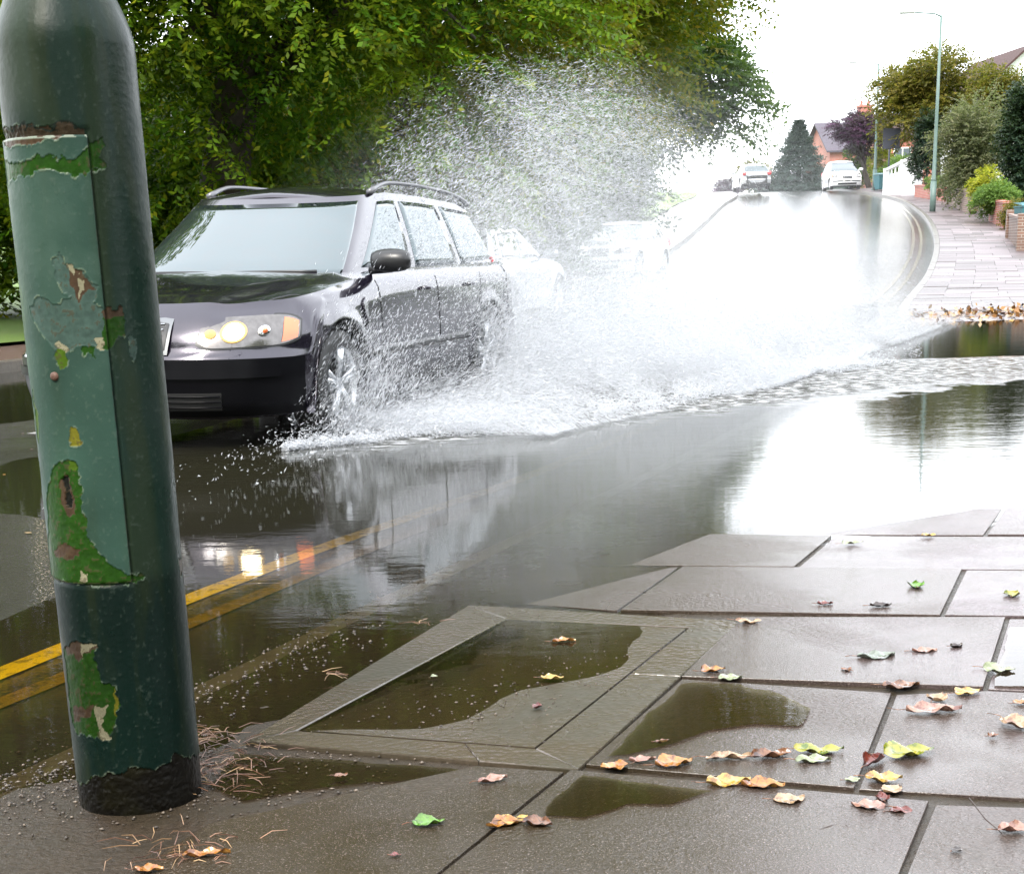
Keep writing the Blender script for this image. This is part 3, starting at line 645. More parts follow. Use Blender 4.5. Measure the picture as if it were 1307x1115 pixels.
def make_car(root, paint, kind='estate', full=True):
    """car space: x forward from the front axle, y to the car's left, z up"""
    E = kind == 'estate'
    WB = {'estate': 2.755, 'hatch': 2.55, 'mpv': 2.72}[kind]; XR = -WB - {'estate': .93, 'hatch': .72, 'mpv': .78}[kind]; Wm = {'estate': .902, 'hatch': .86, 'mpv': .90}[kind]
    AX = (0., -WB); RW = .325; RA = .385; zax = .325
    zbelt_f = {'estate': .965, 'hatch': .95, 'mpv': 1.06}[kind]; ROOF = {'estate': 1.525, 'hatch': 1.46, 'mpv': 1.68}[kind]; dz = zbelt_f - .965
    def Zc(x): return itp(x, [XR, -3.2, -1, -.4, 0, .3, .55, .75, .86, .95], [.99 + dz, .99 + dz, .985 + dz, .98 + dz, .945 + dz * .8, .905 + dz * .6, .865 + dz * .4, .82 + dz * .2, .775, .70])
    def Ztop(x, y): 
        q = abs(y) / Wm
        yc = .40 + .30 * float(1 - smooth(-.5, .85, x)); f_ = float(smooth(-.9, -.1, x) * smooth(.82, .45, x)) if E else 0
        return Zc(x) - .045 * q ** 2.2 * float(smooth(-1.4, 0, x)) - .02 * q ** 8 + f_ * (.010 - .034 * float(smooth(yc - .01, yc + .09, abs(y))) + .012 * float(smooth(yc + .10, yc + .22, abs(y))))
    def xfz(z): return .945 - itp(z, [.18, .26, .42, .53, .56, .60, .66, .72, .80], [.10, .03, 0, .005, .045, .055, .085, .13, .22])
    def xrz(z): return XR + itp(z, [.2, .35, .55, .60, .8, 1.0], [.10, .02, 0, .06, .06, .09])
    def Wz(x, z):
        zt_ = Ztop(x, Wm * .9); d = zt_ - z
        w = Wm - itp(z, [.15, .24, .34, .55, .62], [.06, .035, .012, 0, 0]) - itp(d, [0, .03, .07, .14, .25, .4], [.085, .050, .026, .012, .004, 0])
        for xa in AX: w += .014 * math.exp(-((math.hypot(x - xa, z - zax) - RA) / .05) ** 2)
        return w
    def outl(z_of, s):  # s in [0,3]
        if s <= 1: ph = (s ** .8) * pi / 2; return ('f', ph)
        return None
    NF, NS, NB = 60, 170, 24; NV = 30
    def ringpt(k, v):
        """k index round the half outline; returns point"""
        if k < NF: ph = pi / 2 * (k / NF) ** .85
        x = y = 0; z = .5
        for _ in range(3):
            if k < NF: x, y = se(xfz(z), .80, Wz(min(x, .2), z), 2.7, ph)
            elif k < NF + NS:
                x0 = xfz(.5) - .80; x1 = XR + .42; q = (k - NF) / NS; x = (x0 + (xfz(z) - xfz(.5)) * (1 - q) ** 3) * (1 - q) + x1 * q; y = Wz(x, z)
            else:
                ph = pi / 2 * (1 - (k - NF - NS) / (NB - 1)); xx, y = se(0, .42, Wz(XR + .45, z) , 3.6, ph); x = xrz(z) + .0 - xx
                x = xrz(z) * 1 + (-xx) * 1.0
            zb = itp(x, [XR, XR + .3, -WB - .5, -WB + .5, -.5, .4, .8, .95], [.34, .27, .24, .19, .19, .2, .19, .2])
            for xa in AX:
                if abs(x - xa) < RA and y > .6: zb = max(zb, zax + math.sqrt(RA * RA - (x - xa) ** 2) - .0)
            zz = zb + v * (Ztop(x, y) - zb); z = zz
        return (x, y, z)
    vs = np.linspace(0, 1, NV) ** .9
    G = np.array([[ringpt(k, v) for v in vs] for k in range(NF + NS + NB)])
    body = MB()
    for sgn in (1, -1):
        P = G * np.array([1, sgn, 1]); body.grid(P, 0, flip=sgn < 0)
        top = P[:, -1]; NC = 14; cap = np.zeros((len(top), NC, 3))
        for i, p in enumerate(top):
            for j in range(NC):
                y = abs(p[1]) * (1 - j / (NC - 1)); cap[i, j] = (p[0], sgn * y, Ztop(p[0], y) - (.0))
        body.grid(cap, 0, flip=sgn < 0)
    # greenhouse
    xw0, xw1 = {'estate': (-.28, -1.02), 'hatch': (-.35, -1.15), 'mpv': (-.10, -1.20)}[kind]
    xb0, xb1 = {'estate': (XR + .08, XR + .34), 'hatch': (XR + .05, XR + .55), 'mpv': (XR + .05, XR + .35)}[kind]
    Wb, Wr = Wm - (.175 if E else .09), Wm - (.34 if E else .27)
    def Wg(v): return Wb + (Wr - Wb) * (max(v, 0) ** 1.25) + .10 * max(-v, 0)
    def Zre(x): return ROOF - .055 - itp(x, [XR, XR + .6, -2.2, -1.6, -1.2, -.9], [.085, .05, .01, 0, .025, .05])
    def gpt(part, s, v, off=0.):
        vv = v
        if part == 'f': x, y = se(xw0 + (xw1 - xw0) * v, .34, Wg(v), 3.6, s)
        elif part == 's': xa = xw0 + (xw1 - xw0) * v - .34; xb = xb0 + (xb1 - xb0) * v + .2; x = xa + (xb - xa) * s; y = Wg(v)
        else: xx, y = se(0, .2, Wg(v), 4, pi / 2 * (1 - s)); x = xb0 + (xb1 - xb0) * v - xx
        zb = Zc(x) - .045; return (x, y, zb + (Zre(x) - zb) * v)
    KF = [('f', pi / 2 * (i / 30) ** .9) for i in range(30)] + [('s', i / 60) for i in range(60)] + [('b', i / 13) for i in range(14)]
    GH = np.array([[gpt(a, s, v) for v in np.linspace(0, 1, 16)] for a, s in KF])
    for sgn in (1, -1):
        P = GH * np.array([1, sgn, 1]); body.grid(P, 0, flip=sgn < 0); top = P[:, -1]; NC = 12; cap = np.zeros((len(top), NC, 3))
        for i, p in enumerate(top):
            ys = abs(p[1])
            for j in range(NC):
                y = ys * (1 - j / (NC - 1)); cap[i, j] = (p[0], sgn * y, p[2] + .06 * (ys ** 1.5 - y ** 1.5) / (Wr ** 1.5))
        body.grid(cap, 0, flip=sgn < 0)
    bo = body.build('body', paint, root, True)
    # panels laid on the skin
    def mirror_grid(mb, P, m=0, both=True):
        P = np.array(P); mb.grid(P, m); 
        if both: mb.grid(P * np.array([1, -1, 1]), m, flip=True)
    def thick(P, off):
        """offset a patch along its normals, with an edge going back to the skin"""
        P = np.array(P, float); du = np.gradient(P, axis=0); dv = np.gradient(P, axis=1); n = np.cross(du, dv); n /= np.linalg.norm(n, axis=2)[..., None] + 1e-9
        c = P.mean((0, 1)); 
        if np.sum(n[len(n)//2, n.shape[1]//2] * (c - np.array([-1.4, 0, .6]))) < 0: n = -n
        Q = P + n * off; B = P - n * .004
        R = np.zeros((Q.shape[0] + 2, Q.shape[1] + 2, 3)); R[1:-1, 1:-1] = Q; R[0, 1:-1] = B[0]; R[-1, 1:-1] = B[-1]; R[1:-1, 0] = B[:, 0]; R[1:-1, -1] = B[:, -1]
        R[0, 0] = B[0, 0]; R[0, -1] = B[0, -1]; R[-1, 0] = B[-1, 0]; R[-1, -1] = B[-1, -1]; return R
    # windscreen and rear window
    mb = MB(); full_ph = np.linspace(-1, 1, 41)
    def wsgrid(part, s1, v0, v1):
        out = []
        for q in full_ph:
            row = []
            for v in np.linspace(v0, v1, 14):
                if part == 'f': p = gpt('f', abs(q) * s1, v)
                else: p = gpt('b', 1 - abs(q) * s1, v)
                row.append((p[0], p[1] * (1 if q >= 0 else -1), p[2]))
            out.append(row)
        return thick(out, .004)
    mb.grid(wsgrid('f', pi / 2 * .80, .03, .93)); mb.build('windscreen', MGLS, root, True)
    mb = MB(); mb.grid(wsgrid('b', .72, .1, .88)); mb.build('rear_window', MGLS, root, True)
    def side_patch(c, off=.004, nu=12, nv=10):
        """c: four (x, v): bottom front, bottom rear, top rear, top front"""
        out = []
        for i in range(nu):
            row = []
            for j in range(nv):
                a, b = i / (nu - 1), j / (nv - 1); x = (c[0][0] * (1 - a) + c[1][0] * a) * (1 - b) + (c[3][0] * (1 - a) + c[2][0] * a) * b; v = (c[0][1] * (1 - a) + c[1][1] * a) * (1 - b) + (c[3][1] * (1 - a) + c[2][1] * a) * b
                v = v - .05 * (abs(2 * a - 1) ** 6) * b * 0; y = Wg(v)
                xa = xw0 + (xw1 - xw0) * v - .34
                if x > xa: y = Wg(v) * max(0, 1 - ((x - xa) / .34) ** 3.6) ** (1 / 3.6)
                xb = xb0 + (xb1 - xb0) * v + .2
                if x < xb: y = Wg(v) * max(0, 1 - min(1, (xb - x) / .2) ** 4) ** .25
                zb = Zc(x) - .045; row.append((x, y, zb + (Zre(x) - zb) * v))
            out.append(row)
        return thick(out, off)
    xa = lambda v: xw0 + (xw1 - xw0) * v - .30
    if kind == 'estate': WN = [[(-.78, .10), (-1.62, .08), (-1.70, .90), (-1.40, .90)], [(-1.72, .08), (-2.58, .08), (-2.50, .90), (-1.79, .90)], [(-2.68, .08), (-3.47, .13), (-3.24, .88), (-2.60, .90)]]
    elif kind == 'hatch': WN = [[(-.82, .10), (-1.58, .08), (-1.64, .88), (-1.47, .88)], [(-1.66, .08), (-2.55, .12), (-2.35, .86), (-1.72, .88)], [(-2.65, .16), (-2.85, .2), (-2.62, .80), (-2.48, .84)]]
    else: WN = [[(-.70, .10), (-1.60, .08), (-1.66, .90), (-1.50, .90)], [(-1.72, .08), (-2.62, .08), (-2.62, .90), (-1.76, .90)], [(-2.74, .1), (-3.22, .12), (-3.08, .86), (-2.74, .90)]]
    if kind == 'estate': WN[0][0] = (-.76, .10)
    for sgn in (1, -1):
        for c in WN:
            mb = MB(); mb.grid(side_patch(c) * np.array([1, sgn, 1]), flip=sgn < 0); mb.build('side_window', MGLS, root, True)
    # black trim round the windows: belt strip
    for sgn in (1, -1):
        mb = MB(); xs = np.linspace(-.80, WN[2][1][0], 30); 
        mb.tube([(x, sgn * (Wg(.03) + .006), Zc(x) - .045 + (Zre(x) - Zc(x) + .045) * .045) for x in xs], .007, 6); mb.build('window_trim', MBLK if kind != 'estate' else MCHR, root, True)
    # headlamps
    def skin(y=None, ph=None, z=.65, off=0.):
        x, yy = se(xfz(z), .80, Wz(.2, z), 2.7, ph); e = .002; x2, y2 = se(xfz(z), .80, Wz(.2, z), 2.7, ph + e); n = np.array([(y2 - yy), -(x2 - x)]); n /= np.linalg.norm(n) + 1e-9
        if n[0] < 0 and n[1] < 0: n = -n
        return (x + n[0] * off, yy + n[1] * off, z)
    def phy(y, z=.65): return math.asin(min(1, (y / Wz(.2, z))) ** (2.7 / 2))
    HL = {'estate': (.42, .845, .585, .745, .655, .765), 'hatch': (.42, .82, .62, .72, .66, .80), 'mpv': (.38, .86, .64, .78, .68, .88)}[kind]
    def patch(y0, y1, zf, off, nu=16, nv=7):
        out = []
        for i in range(nu):
            a = i / (nu - 1); ph = phy(y0) * (1 - a) + phy(y1) * a; z0, z1 = zf(a)
            out.append([skin(ph=ph, z=z0 + (z1 - z0) * j / (nv - 1), off=off) for j in range(nv)])
        return out
    zf = lambda a: (HL[2] + .012 * a + .035 * a ** 9 + .03 * max(0, 1 - a / .10) ** 1.5, HL[3] + (HL[5] - HL[3]) * (a ** .8) - .045 * a ** 8 - .055 * max(0, 1 - a / .22) ** 1.6)
    for sgn in (1, -1):
        S = np.array([1, sgn, 1])
        mb = MB(); mb.grid(np.array(patch(HL[0] - .012, HL[1] + .006, lambda a: (zf(a)[0] - .01, zf(a)[1] + .008), .004)) * S, flip=sgn < 0); b = mb.build('headlamp_surround', MBLK, root, True)
        hl = None; mb = MB(); mb.grid(np.array(patch(HL[0], HL[1], zf, .007)) * S, flip=sgn < 0); hl = mb.build('headlamp', MREF, root, True)
        def disc(y, z, r, off, mat, nm, rz_=1., hh=1.):
            mb = MB(); ph = phy(y, z); c = np.array(skin(ph=ph, z=z, off=off)); c2 = np.array(skin(ph=ph, z=z, off=off + .1)); n = (c2 - c) / .1; u = np.array([-n[1], n[0], 0]); w = np.array(skin(ph=ph, z=z + .05, off=off)) - np.array(skin(ph=ph, z=z - .05, off=off)); w /= np.linalg.norm(w); n = np.cross(u, w); n /= np.linalg.norm(n); c = c + n * .004
            P = [[(c + n * h + (u * cos(q) + w * sin(q) * rz_) * r * k) * S for q in np.linspace(0, 2 * pi, 21)[:-1]] for k, h in ((1.05, -.006), (1, .002), (.86, .004 * hh), (.6, .012 * hh), (.05, .016 * hh))]
            mb.grid(np.array(P), closev=True, flip=sgn < 0); return mb.build(nm, mat, hl, True)
        zc_ = (HL[2] + HL[5]) / 2 - .005
        if full: disc(.585, zc_ + .002, .069, .009, MGLOW, 'lamp_bezel', .95, .1)
        disc(.585, zc_ + .002, .054 if full else .06, .016, MHEAD if full else MREF, 'bulb')
        if full:
            disc(.475, zc_ - .008, .030, .010, MSIDE, 'side_bulb', .9)
            disc(.715, zc_ + .004, .034, .010, MCHR, 'lamp_bezel'); disc(.715, zc_ + .004, .018, .02, MAMB, 'indicator_bulb')
        mb = MB(); mb.grid(np.array(patch(HL[1] - .055, HL[1] - .006, lambda a: (zf(.86 + .12 * a)[0] + .006, zf(.86 + .12 * a)[1] - .006), .010, 8)) * S, flip=sgn < 0); mb.build('indicator', MAMB, hl, True)
        # tail lamp
        mb = MB(); 
        if kind == 'estate': mb.grid(side_patch([(XR + .30, -.30), (XR + .15, -.30), (XR + .17, .16), (XR + .26, .16)], .010, 6, 14) * S, flip=sgn < 0)
        else:
            mb.box((XR + .10, sgn * (Wm - .13), .88 + dz), (.18, .22, .24), bev=.05)
        mb.build('tail_lamp', MRED, root, True)
    # grille, bumper, plate
    def wide(yh, z0f, z1f, off, nu=25, nv=6):
        out = []
        for q in np.linspace(-1, 1, nu):
            ph = phy(abs(q) * yh); z0, z1 = z0f(abs(q)), z1f(abs(q)); row = []
            for j in range(nv):
                p = skin(ph=ph, z=z0 + (z1 - z0) * j / (nv - 1), off=off); row.append((p[0], p[1] * (1 if q >= 0 else -1), p[2]))
            out.append(row)
        return np.array(out)
    gw = .27 if E else .28
    mb = MB(); mb.grid(wide(gw, lambda q: .555, lambda q: .765 - .02 * q * q, .022)); fr = mb.build('grille', MGRF, root, True)
    mb = MB(); mb.grid(wide(gw - .018, lambda q: .58, lambda q: .742 - .02 * q * q, .027)); mb.build('grille_mesh', MBLK, fr, True)
    mb = MB(); 
    for z in np.linspace(.60, .72, 5): mb.tube([skin(ph=phy(abs(y)), z=z, off=.032)[0:1] + (y, z) for y in np.linspace(-gw + .04, gw - .04, 9)], .0035, 5)
    mb.build('grille_bars', MCHR, fr, True)
    mb = MB(); mb.grid(wide(.80, lambda q: .425, lambda q: .475, .022)); mb.build('bumper_strip', MBUMP, root, True)
    if full: mb = MB(); mb.grid(wide(.875, lambda q: .205, lambda q: .528, .006, 61, 12)); mb.build('bumper', MBUMP, root, True)  # bumper blackened in its base colour for the dark ground it reflects
    mb = MB(); mb.grid(wide(.55, lambda q: .245, lambda q: .345, .010)); ai = mb.build('lower_air_intake', MWELL, root, True)
    mb = MB()
    for z in (.265, .295, .325): mb.tube([skin(ph=phy(abs(y)), z=z, off=.016)[0:1] + (y, z) for y in np.linspace(-.54, .54, 13)], .005, 5)
    mb.build('intake_slats', MBUMP, ai, True)
    mb = MB(); mb.box((xfz(.42) + .012, 0, .50), (.012, .52, .11), bev=.003); mb.build('number_plate', simple('plate_white', (.7, .7, .68), .4), root)
    # sill and wheel wells, underbody
    mb = MB(); mb.box((-WB / 2, 0, .42), (WB - .82, 1.6, .40)); mb.box((-WB / 2 - .05, 0, .52), (WB + 1.3, 1.2, .46)); mb.build('underbody', MWELL, root)
    for xa_ in AX:
        for sgn in (1, -1):
            mb = MB(); P = [[(xa_ + r * cos(a), sgn * y, zax + r * sin(a)) for y, r in ((Wm - .006, RA + .001), (Wm - .012, RA - .012), (Wm - .05, RA - .012), (.55, RA - .02))] for a in np.linspace(-.25, pi + .25, 30)]
            mb.grid(np.array(P), flip=sgn > 0); mb.build('wheel_arch', MWELL, root, True)
            wh = bpy.data.objects.new('wheel', None); COL.objects.link(wh); wh.parent = root; wh.location = (xa_, sgn * (Wm - .125), zax); wh.rotation_euler = (0, 0, 0 if sgn > 0 else pi)
            if full and 'tyre_mesh' in CACHE:
                t_ = bpy.data.objects.new('tyre', CACHE['tyre_mesh']); COL.objects.link(t_); t_.parent = wh; r_ = bpy.data.objects.new('rim', CACHE['rim_mesh']); COL.objects.link(r_); r_.parent = wh; continue
            mb = MB(); mb.lathe([(.215, -.10), (.27, -.105), (.30, -.10), (.318, -.085), (.325, -.06), (.3255, 0), (.325, .06), (.318, .085), (.30, .10), (.27, .105), (.215, .10)], 48, axis='y'); ty = mb.build('tyre', MTYRE, wh, True)
            mb = MB(); mb.lathe([(.214, .104), (.208, .098), (.20, .06), (.195, -.09)], 40, 0, 'y'); mb.lathe([(.045, .085), (.05, .075), (.052, .03)], 20, 0, 'y'); mb.lathe([(.0001, .088), (.045, .085)], 20, 0, 'y')
            mb.lathe([(.0001, .02), (.19, .015)], 30, 1, 'y')
            for k in range(5):
                a = 2 * pi * k / 5 + .3
                for da in (-.13, .13): mb.tube([(.04 * cos(a + da), .078, .04 * sin(a + da)), (.12 * cos(a + da * .8), .09, .12 * sin(a + da * .8)), (.207 * cos(a + da), .092, .207 * sin(a + da))], [.018, .015, .019], 6)
            rm = mb.build('rim', [MALLOY, MWELL], wh, True); CACHE['tyre_mesh'] = ty.data; CACHE['rim_mesh'] = rm.data
    # mirrors
    for sgn in (1, -1):
        mb = MB(); c = np.array([(-.66 if E else -.8) + (.2 if kind == 'mpv' else 0), sgn * (Wm + (.055 if E else .10)), zbelt_f + .065]); P = []
        for a in np.linspace(-pi / 2, pi / 2, 9):
            P.append([(c[0] + .075 * sin(b) * cos(a) ** .6 + .02, c[1] + .125 * sin(a) * 1., c[2] + .072 * cos(b) * max(cos(a), 0) ** .45) for b in np.linspace(0, 2 * pi, 17)[:-1]])
        mb.grid(np.array(P), closev=True); mb.tube([(c[0], sgn * (Wm - .09), c[2] - .06), (c[0], c[1], c[2] - .05)], .025, 8); mb.build('door_mirror', paint if not E else MBLK, root, True)
    # shut lines and handles
    if full:
        for sgn in (1, -1):
            mb = MB()
            for xs_ in ((-.62, -.60), (-1.66, -1.66), (-2.62, -2.38)):
                pts = [(xs_[0] + (xs_[1] - xs_[0]) * (1 - t_), sgn * (Wz(xs_[0], z) + .0008), z) for t_, z in zip(np.linspace(1, 0, 14), np.linspace(Zc(xs_[0]) - .07, .30, 14))]; mb.tube(pts, .0035, 4)
            xs = np.linspace(-.6, -2.35, 20); mb.tube([(x, sgn * (Wz(x, .275) + .0008), .275) for x in xs], .0035, 4)
            mb.build('door_shut_lines', MWELL, root)
            for hx in (-1.45, -2.36):
                mb = MB(); mb.tube([(hx - .1, sgn * (Wz(hx, .84) + .004), .84), (hx - .08, sgn * (Wz(hx, .84) + .028), .842), (hx + .08, sgn * (Wz(hx, .84) + .028), .842), (hx + .1, sgn * (Wz(hx, .84) + .004), .84)], .013, 8); mb.build('door_handle', paint, root, True)
            mb = MB(); xs = np.linspace(-.45, -2.3, 24); mb.grid(np.array([[(x, sgn * (Wz(x, z) + o), z) for z, o in ((.455, 0), (.46, .012), (.505, .012), (.51, 0))] for x in xs]), flip=sgn > 0); mb.build('side_moulding', MBLK, root, True)
            xs = np.linspace(WN[0][3][0] + .08, -3.28, 30); mb = MB()
            mb.tube([(x, sgn * (Wr + .005), Zre(x) + .01 + .062 * min(1, (1 - abs(2 * i / 29 - 1) ** 5) * 1.0)) for i, x in enumerate(xs)], [.013 + .012 * abs(2 * i / 29 - 1) ** 8 for i in range(30)], 8)
            mb.build('roof_rail', simple('roof_rail_grey', (.12, .12, .13), .3, .4), root, True)
        for (ya, yb) in ((.60, -.02), (.02, -.56)):
            mb = MB(); pa = np.array(gpt('f', phy(abs(ya)) * .9, .0)); pa[1] = ya; pb = np.array([xw0 - .03, yb, Zc(xw0) + .0]); pts = []
            for q in np.linspace(0, 1, 8):
                y = ya + (yb - ya) * q; v = .045 + .05 * q * (1 - q); ph = math.asin(min(.98, abs(y) / Wg(v)) ** 1.8); p = gpt('f', ph, v); pts.append((p[0] + .022, y, p[2] + .018))
            mb.tube(pts, [.012] + [.009] * 7, 6); mb.build('wiper', MBLK, root, True)
    return root
CACHE = {}
def m_car(name, c, metal=.3, rough=.22):
    t = NT(name); return t.pbr(Base_Color=c, Metallic=metal, Roughness=rough, Coat_Weight=1., Coat_Roughness=.03, Normal=t.bump(t.noise(90, 2), .06, .001))
CF, CRr = gp(420, 553), gp(610, 497); cdv = CF - CRr; CARYAW = math.atan2(cdv[1], cdv[0]); CL = np.array([-sin(CARYAW), cos(CARYAW)]); CAX = CF[:2] - CL * .85
hero = empty('estate_car', (CAX[0], CAX[1], -.012), CARYAW, label='dark purple black estate car with lit headlamps and roof rails, throwing up water', cat='car')
hero.scale = (1.03, 1.09, 1.03); hero.rotation_euler = (radians(-.8), 0, CARYAW)
make_car(hero, m_car('dark_aubergine_paint', (.013, .010, .021), .5, .2))
# ================================================================== TREES AND PLANTS
def m_leaf(name, stops, trans=.45, rough=.5):
    t = NT(name); r = t.n('NewGeometry').outputs['Random Per Island']; big = t.noise(.55, 3)
    a = t.ramp(r, stops); c = t.mix(t.ramp(big, [(.4, 0), (.65, .35)]), a, stops[-1][1])
    p = t.n('BsdfPrincipled'); t.set(p, Base_Color=c, Roughness=rough, Specular_IOR_Level=.18)
    tl = t.n('BsdfTranslucent'); cc = t.mix(.5, c, (.10, .16, .01), 'ADD'); t.l(cc, tl.inputs[0])
    ms = t.n('MixShader'); ms.inputs[0].default_value = trans; t.l(p.outputs[0], ms.inputs[1]); t.l(tl.outputs[0], ms.inputs[2]); t.l(ms.outputs[0], t.out.inputs[0]); return t.m
ML_A = m_leaf('broad_green_leaves', [(0, (.018, .062, .003)), (.45, (.040, .115, .004)), (.8, (.085, .165, .006)), (1, (.19, .20, .006))])
ML_B = m_leaf('yellowing_green_leaves', [(0, (.030, .060, .002)), (.4, (.070, .11, .004)), (.8, (.14, .15, .006)), (1, (.22, .16, .01))])
ML_C = m_leaf('cool_green_leaves', [(0, (.010, .035, .008)), (.5, (.022, .058, .010)), (1, (.05, .085, .010))])
ML_OL = m_leaf('olive_autumn_leaves', [(0, (.03, .035, .008)), (.5, (.075, .07, .012)), (1, (.17, .13, .02))])
ML_PU = m_leaf('purple_plum_leaves', [(0, (.018, .006, .022)), (.6, (.04, .012, .045)), (1, (.075, .02, .06))], .25)
ML_CO = m_leaf('blue_green_needles', [(0, (.010, .022, .020)), (.6, (.022, .045, .038)), (1, (.06, .085, .07))], .15)
ML_DK = m_leaf('dark_evergreen_leaves', [(0, (.006, .014, .010)), (.6, (.012, .028, .016)), (1, (.03, .05, .02))], .15)
ML_GR = m_leaf('fresh_green_leaves', [(0, (.04, .09, .015)), (.6, (.09, .17, .03)), (1, (.17, .25, .06))])
ML_YE = m_leaf('yellow_green_leaves', [(0, (.12, .16, .01)), (.6, (.26, .28, .02)), (1, (.45, .42, .04))])
ML_GY = m_leaf('grey_green_leaves', [(0, (.05, .06, .03)), (.6, (.10, .115, .06)), (1, (.18, .17, .09))])
MBARK = simple('bark', (.045, .036, .026), .8, var=.5, scale=12, bump=.01)
def twigs(T, D, L, nl, ls, droop=.5, asp=.5):
    """twig origins T (n,3), outward directions D (n,3): two ranks of leaves along each drooping twig"""
    n = len(T); D = D / (np.linalg.norm(D, axis=1)[:, None] + 1e-9)
    s = (np.arange(nl) + .5) / nl
    L = L * rng.uniform(.6, 1.3, (n, 1))
    pos = T[:, None] + D[:, None] * (s[None] * L)[..., None]; pos[..., 2] -= droop * (s[None] ** 2) * L
    ax = D[:, None] + np.array([0, 0, -1.]) * (2 * droop * s[None, :, None]); ax /= np.linalg.norm(ax, axis=2)[..., None]
    side = np.cross(ax, np.array([0, 0, 1.])); side /= np.linalg.norm(side, axis=2)[..., None] + 1e-9
    up = np.cross(side, ax)
    sg = np.where(np.arange(nl) % 2 == 0, 1., -1.)[None, :, None]
    roll = rng.normal(0, .5, (n, 1, 1)); sd = side * np.cos(roll) + up * np.sin(roll); nu = np.cross(sd, ax)
    j = rng.normal(0, .28, (n, nl, 3))
    ld = ax * .55 + sd * sg * .8 + np.array([0, 0, -.14]) + j; ld /= np.linalg.norm(ld, axis=2)[..., None]
    wd = np.cross(ld, nu + rng.normal(0, .35, (n, nl, 3))); wd /= np.linalg.norm(wd, axis=2)[..., None] + 1e-9
    sz = ls * rng.uniform(.65, 1.25, (n, nl, 1)); nn = np.cross(ld, wd)
    p0 = pos; p2 = pos + ld * sz; p1 = pos + ld * sz * .45 + wd * sz * asp * .5 + nn * sz * .08; p3 = pos + ld * sz * .45 - wd * sz * asp * .5 + nn * sz * .08
    V = np.stack([p0, p1, p2, p3], 2).reshape(-1, 3); F = np.arange(len(V)).reshape(-1, 4); return V, F
def crown_points(c, r, n, lobes=26, shell=.55, seed=0, lobe_r=.34, bottom=None):
    """points on the surfaces of many overlapping lobes inside an ellipsoid: uneven outline, gaps between"""
    g = np.random.default_rng(seed); c = np.array(c); r = np.array(r)
    d = g.normal(size=(lobes, 3)); d /= np.linalg.norm(d, axis=1)[:, None]; lc = d * (g.uniform(.35, .85, (lobes, 1))); lr = lobe_r * g.uniform(.6, 1.3, lobes)
    w = lr ** 2; k = g.choice(lobes, n, p=w / w.sum())
    e = g.normal(size=(n, 3)); e /= np.linalg.norm(e, axis=1)[:, None]; e[:, 2] = np.where(g.random(n) < .3, np.abs(e[:, 2]), e[:, 2])
    q = lc[k] + e * (lr[k] * g.uniform(shell, 1.05, n) ** 1)[:, None]
    P = c + q * r; D = (e * .8 + lc[k] * .8) * np.array([1, 1, .3]) + np.array([0, 0, .05])
    if bottom is not None: m = P[:, 2] > bottom; P, D = P[m], D[m]
    return P, D, c + lc * r
def tree(name, base, c, r, mat, n, nl, ls, L, seed, label, lobes=26, trunk_r=.25, droop=.22, asp=.5, group=None, cat='tree', shell=.55, lobe_r=.34, bottom=None, coarse=True, limbs=True, shift=0.):
    root = empty(name, base, label=label, cat=cat, group=group); b = np.array([float(x) for x in base])
    P, D, lc = crown_points(c, r, n, lobes, shell, seed, lobe_r, bottom)
    vis = P[:, 2] < (.19 * P[:, 1] + 1.6) if coarse else np.ones(len(P), bool)
    parts = []
    V1, F1 = twigs(P[vis], D[vis], L, nl, ls, droop, asp); parts.append((V1, F1))
    hv = ~vis
    if hv.any():
        Ph, Dh = P[hv], D[hv]; kp = rng.random(len(Ph)) < .5; V2, F2 = twigs(Ph[kp], Dh[kp], L * 1.1, max(4, nl // 2), ls * 1.9, droop, asp * 1.1); parts.append((V2, F2 + len(V1)))
    V = np.concatenate([q[0] for q in parts]); F = np.concatenate([q[1] for q in parts])
    cr = fastmesh('crown', V - b, F, mat, root)
    mb = MB(); h = np.array(c) - b; top = h + np.array([0, 0, r[2] * .35]); bend = np.array([rnd.uniform(-.3, .3), rnd.uniform(-.3, .3), 0])
    mb.tube([(0, 0, -.3), h * .35 + bend, h * .8 + bend * .5, top], [trunk_r * 1.25, trunk_r, trunk_r * .7, trunk_r * .25], 12)
    if limbs:
        for q in lc - b:
            s = rnd.uniform(.35, .8); st = h * s + bend * (1 - s); mid = (st + q) / 2 + np.array([0, 0, rnd.uniform(-.1, .25) * r[2] * .3])
            mb.tube([st, mid, q], [trunk_r * .3, trunk_r * .15, trunk_r * .05], 7)
    mb.build('trunk', MBARK, root, True); return root
GL = 'broadleaved trees along the far side of the road'
